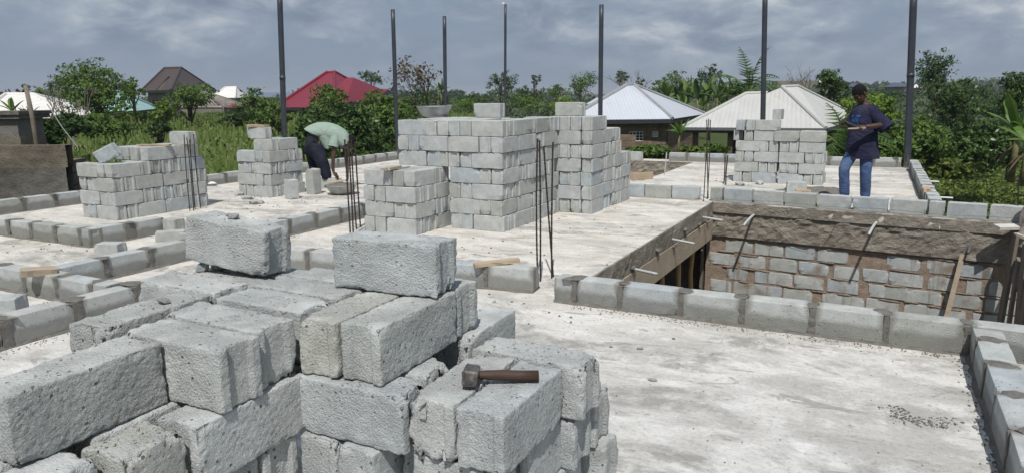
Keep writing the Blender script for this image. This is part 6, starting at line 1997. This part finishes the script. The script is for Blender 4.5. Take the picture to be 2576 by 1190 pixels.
def weeds(seed, areas, size, leaf, name, label, hmax=.45):
    rng = np.random.default_rng(seed)
    Cs = []
    for (x0, x1, D0, D1, n) in areas:
        D = D0 + (D1 - D0) * rng.random(n) ** 1.2; X = x0 + (x1 - x0) * rng.random(n)
        for d_, x in zip(D, X):
            q_ = at_d(x, 300, d_)
            hh = .12 + hmax * max(0, .5 + .9 * nz(q_.x * .6, q_.y * .6, 3))
            m_ = 7
            c = np.array([q_.x, q_.y, gz(q_.x, q_.y)]) + rng.normal(size=(m_, 3)) * np.array([.16, .16, 0]) + np.stack([np.zeros(m_), np.zeros(m_), rng.random(m_) * hh + .05], 1)
            Cs.append(c)
    C = np.concatenate(Cs)
    nn = rng.normal(size=C.shape) * .7 + np.array([0, 0, .8]); nn /= np.linalg.norm(nn, axis=1, keepdims=True)
    V_, Q_ = leaves(rng, C, nn, size, 2.0)
    return P(link(name, npmesh(name, V_, Q_), leaf), label, kind='stuff')
weeds(7, [(2270, 2760, 13, 30, 5200), (2230, 2700, 30, 55, 3000)], 0.17, 'lf_weed', 'weeds', 'knee high weeds right of the slab')
weeds(8, [(300, 700, 40, 50, 1500), (420, 720, 17, 40, 1800), (80, 420, 17, 26, 700), (1540, 2300, 20, 40, 2200)], 0.2, 'lf_mid', 'undergrowth', 'green undergrowth at the foot of the slab')
# power lines and masts far off
for k, (y0, y1) in enumerate(((316, 306), (326, 322), (338, 334), (346, 344))):
    a, b_ = at_d(2118, y0 - 12, 60), at_d(2600, y1 + 2, 44)
    pts = [a.lerp(b_, i / 10) - Vector((0, 0, .35 * math.sin(math.pi * i / 10))) - a for i in range(11)]
    P(link('power_line', Geo().tube(pts, 0.012, 4).mesh('power_line'), 'pipe_grey', None, a), f'{("topmost", "second", "third", "lowest")[k]} thin overhead wire crossing the bushes on the right', 'wire', 'overhead wires')
q_ = at_d(1102, 168, 300); b0 = gz(q_.x, q_.y)
g = Geo()
for (dx, dy) in ((-.5, -.5), (.5, -.5), (.5, .5), (-.5, .5)): g.tube([(dx, dy, 0), (dx * .4, dy * .4, q_.z - b0)], .10, 4)
for k in range(14):
    z0_, z1_ = (q_.z - b0) * k / 14, (q_.z - b0) * (k + 1) / 14
    s = .5 * (1 - .6 * k / 14); g.tube([(-s, -s, z0_), (s, -s, z1_)], .07, 4); g.tube([(s, -s, z0_), (-s, -s, z1_)], .07, 4)
P(link('radio_mast', g.mesh('radio_mast'), 'pipe_grey', None, (q_.x, q_.y, b0)), 'thin lattice radio mast far away beside the dry tree', 'mast')
# ------------------------------------------------------------------ the air
hz = N('air')
hz.t.nodes.remove(hz.b)
pv = hz.new('ShaderNodeVolumePrincipled')
pv.inputs['Color'].default_value = (0.86, 0.92, 1.0, 1)
pv.inputs['Density'].default_value = 0.0004
pv.inputs['Anisotropy'].default_value = 0.2
hz.link(pv.outputs[0], [q for q in hz.t.nodes if q.type == 'OUTPUT_MATERIAL'][0].inputs['Volume'])
P(link('haze', Geo().box(-5200, 5200, -5200, 5200, -5.0, 34.0).mesh('haze'), hz.m), kind='stuff')
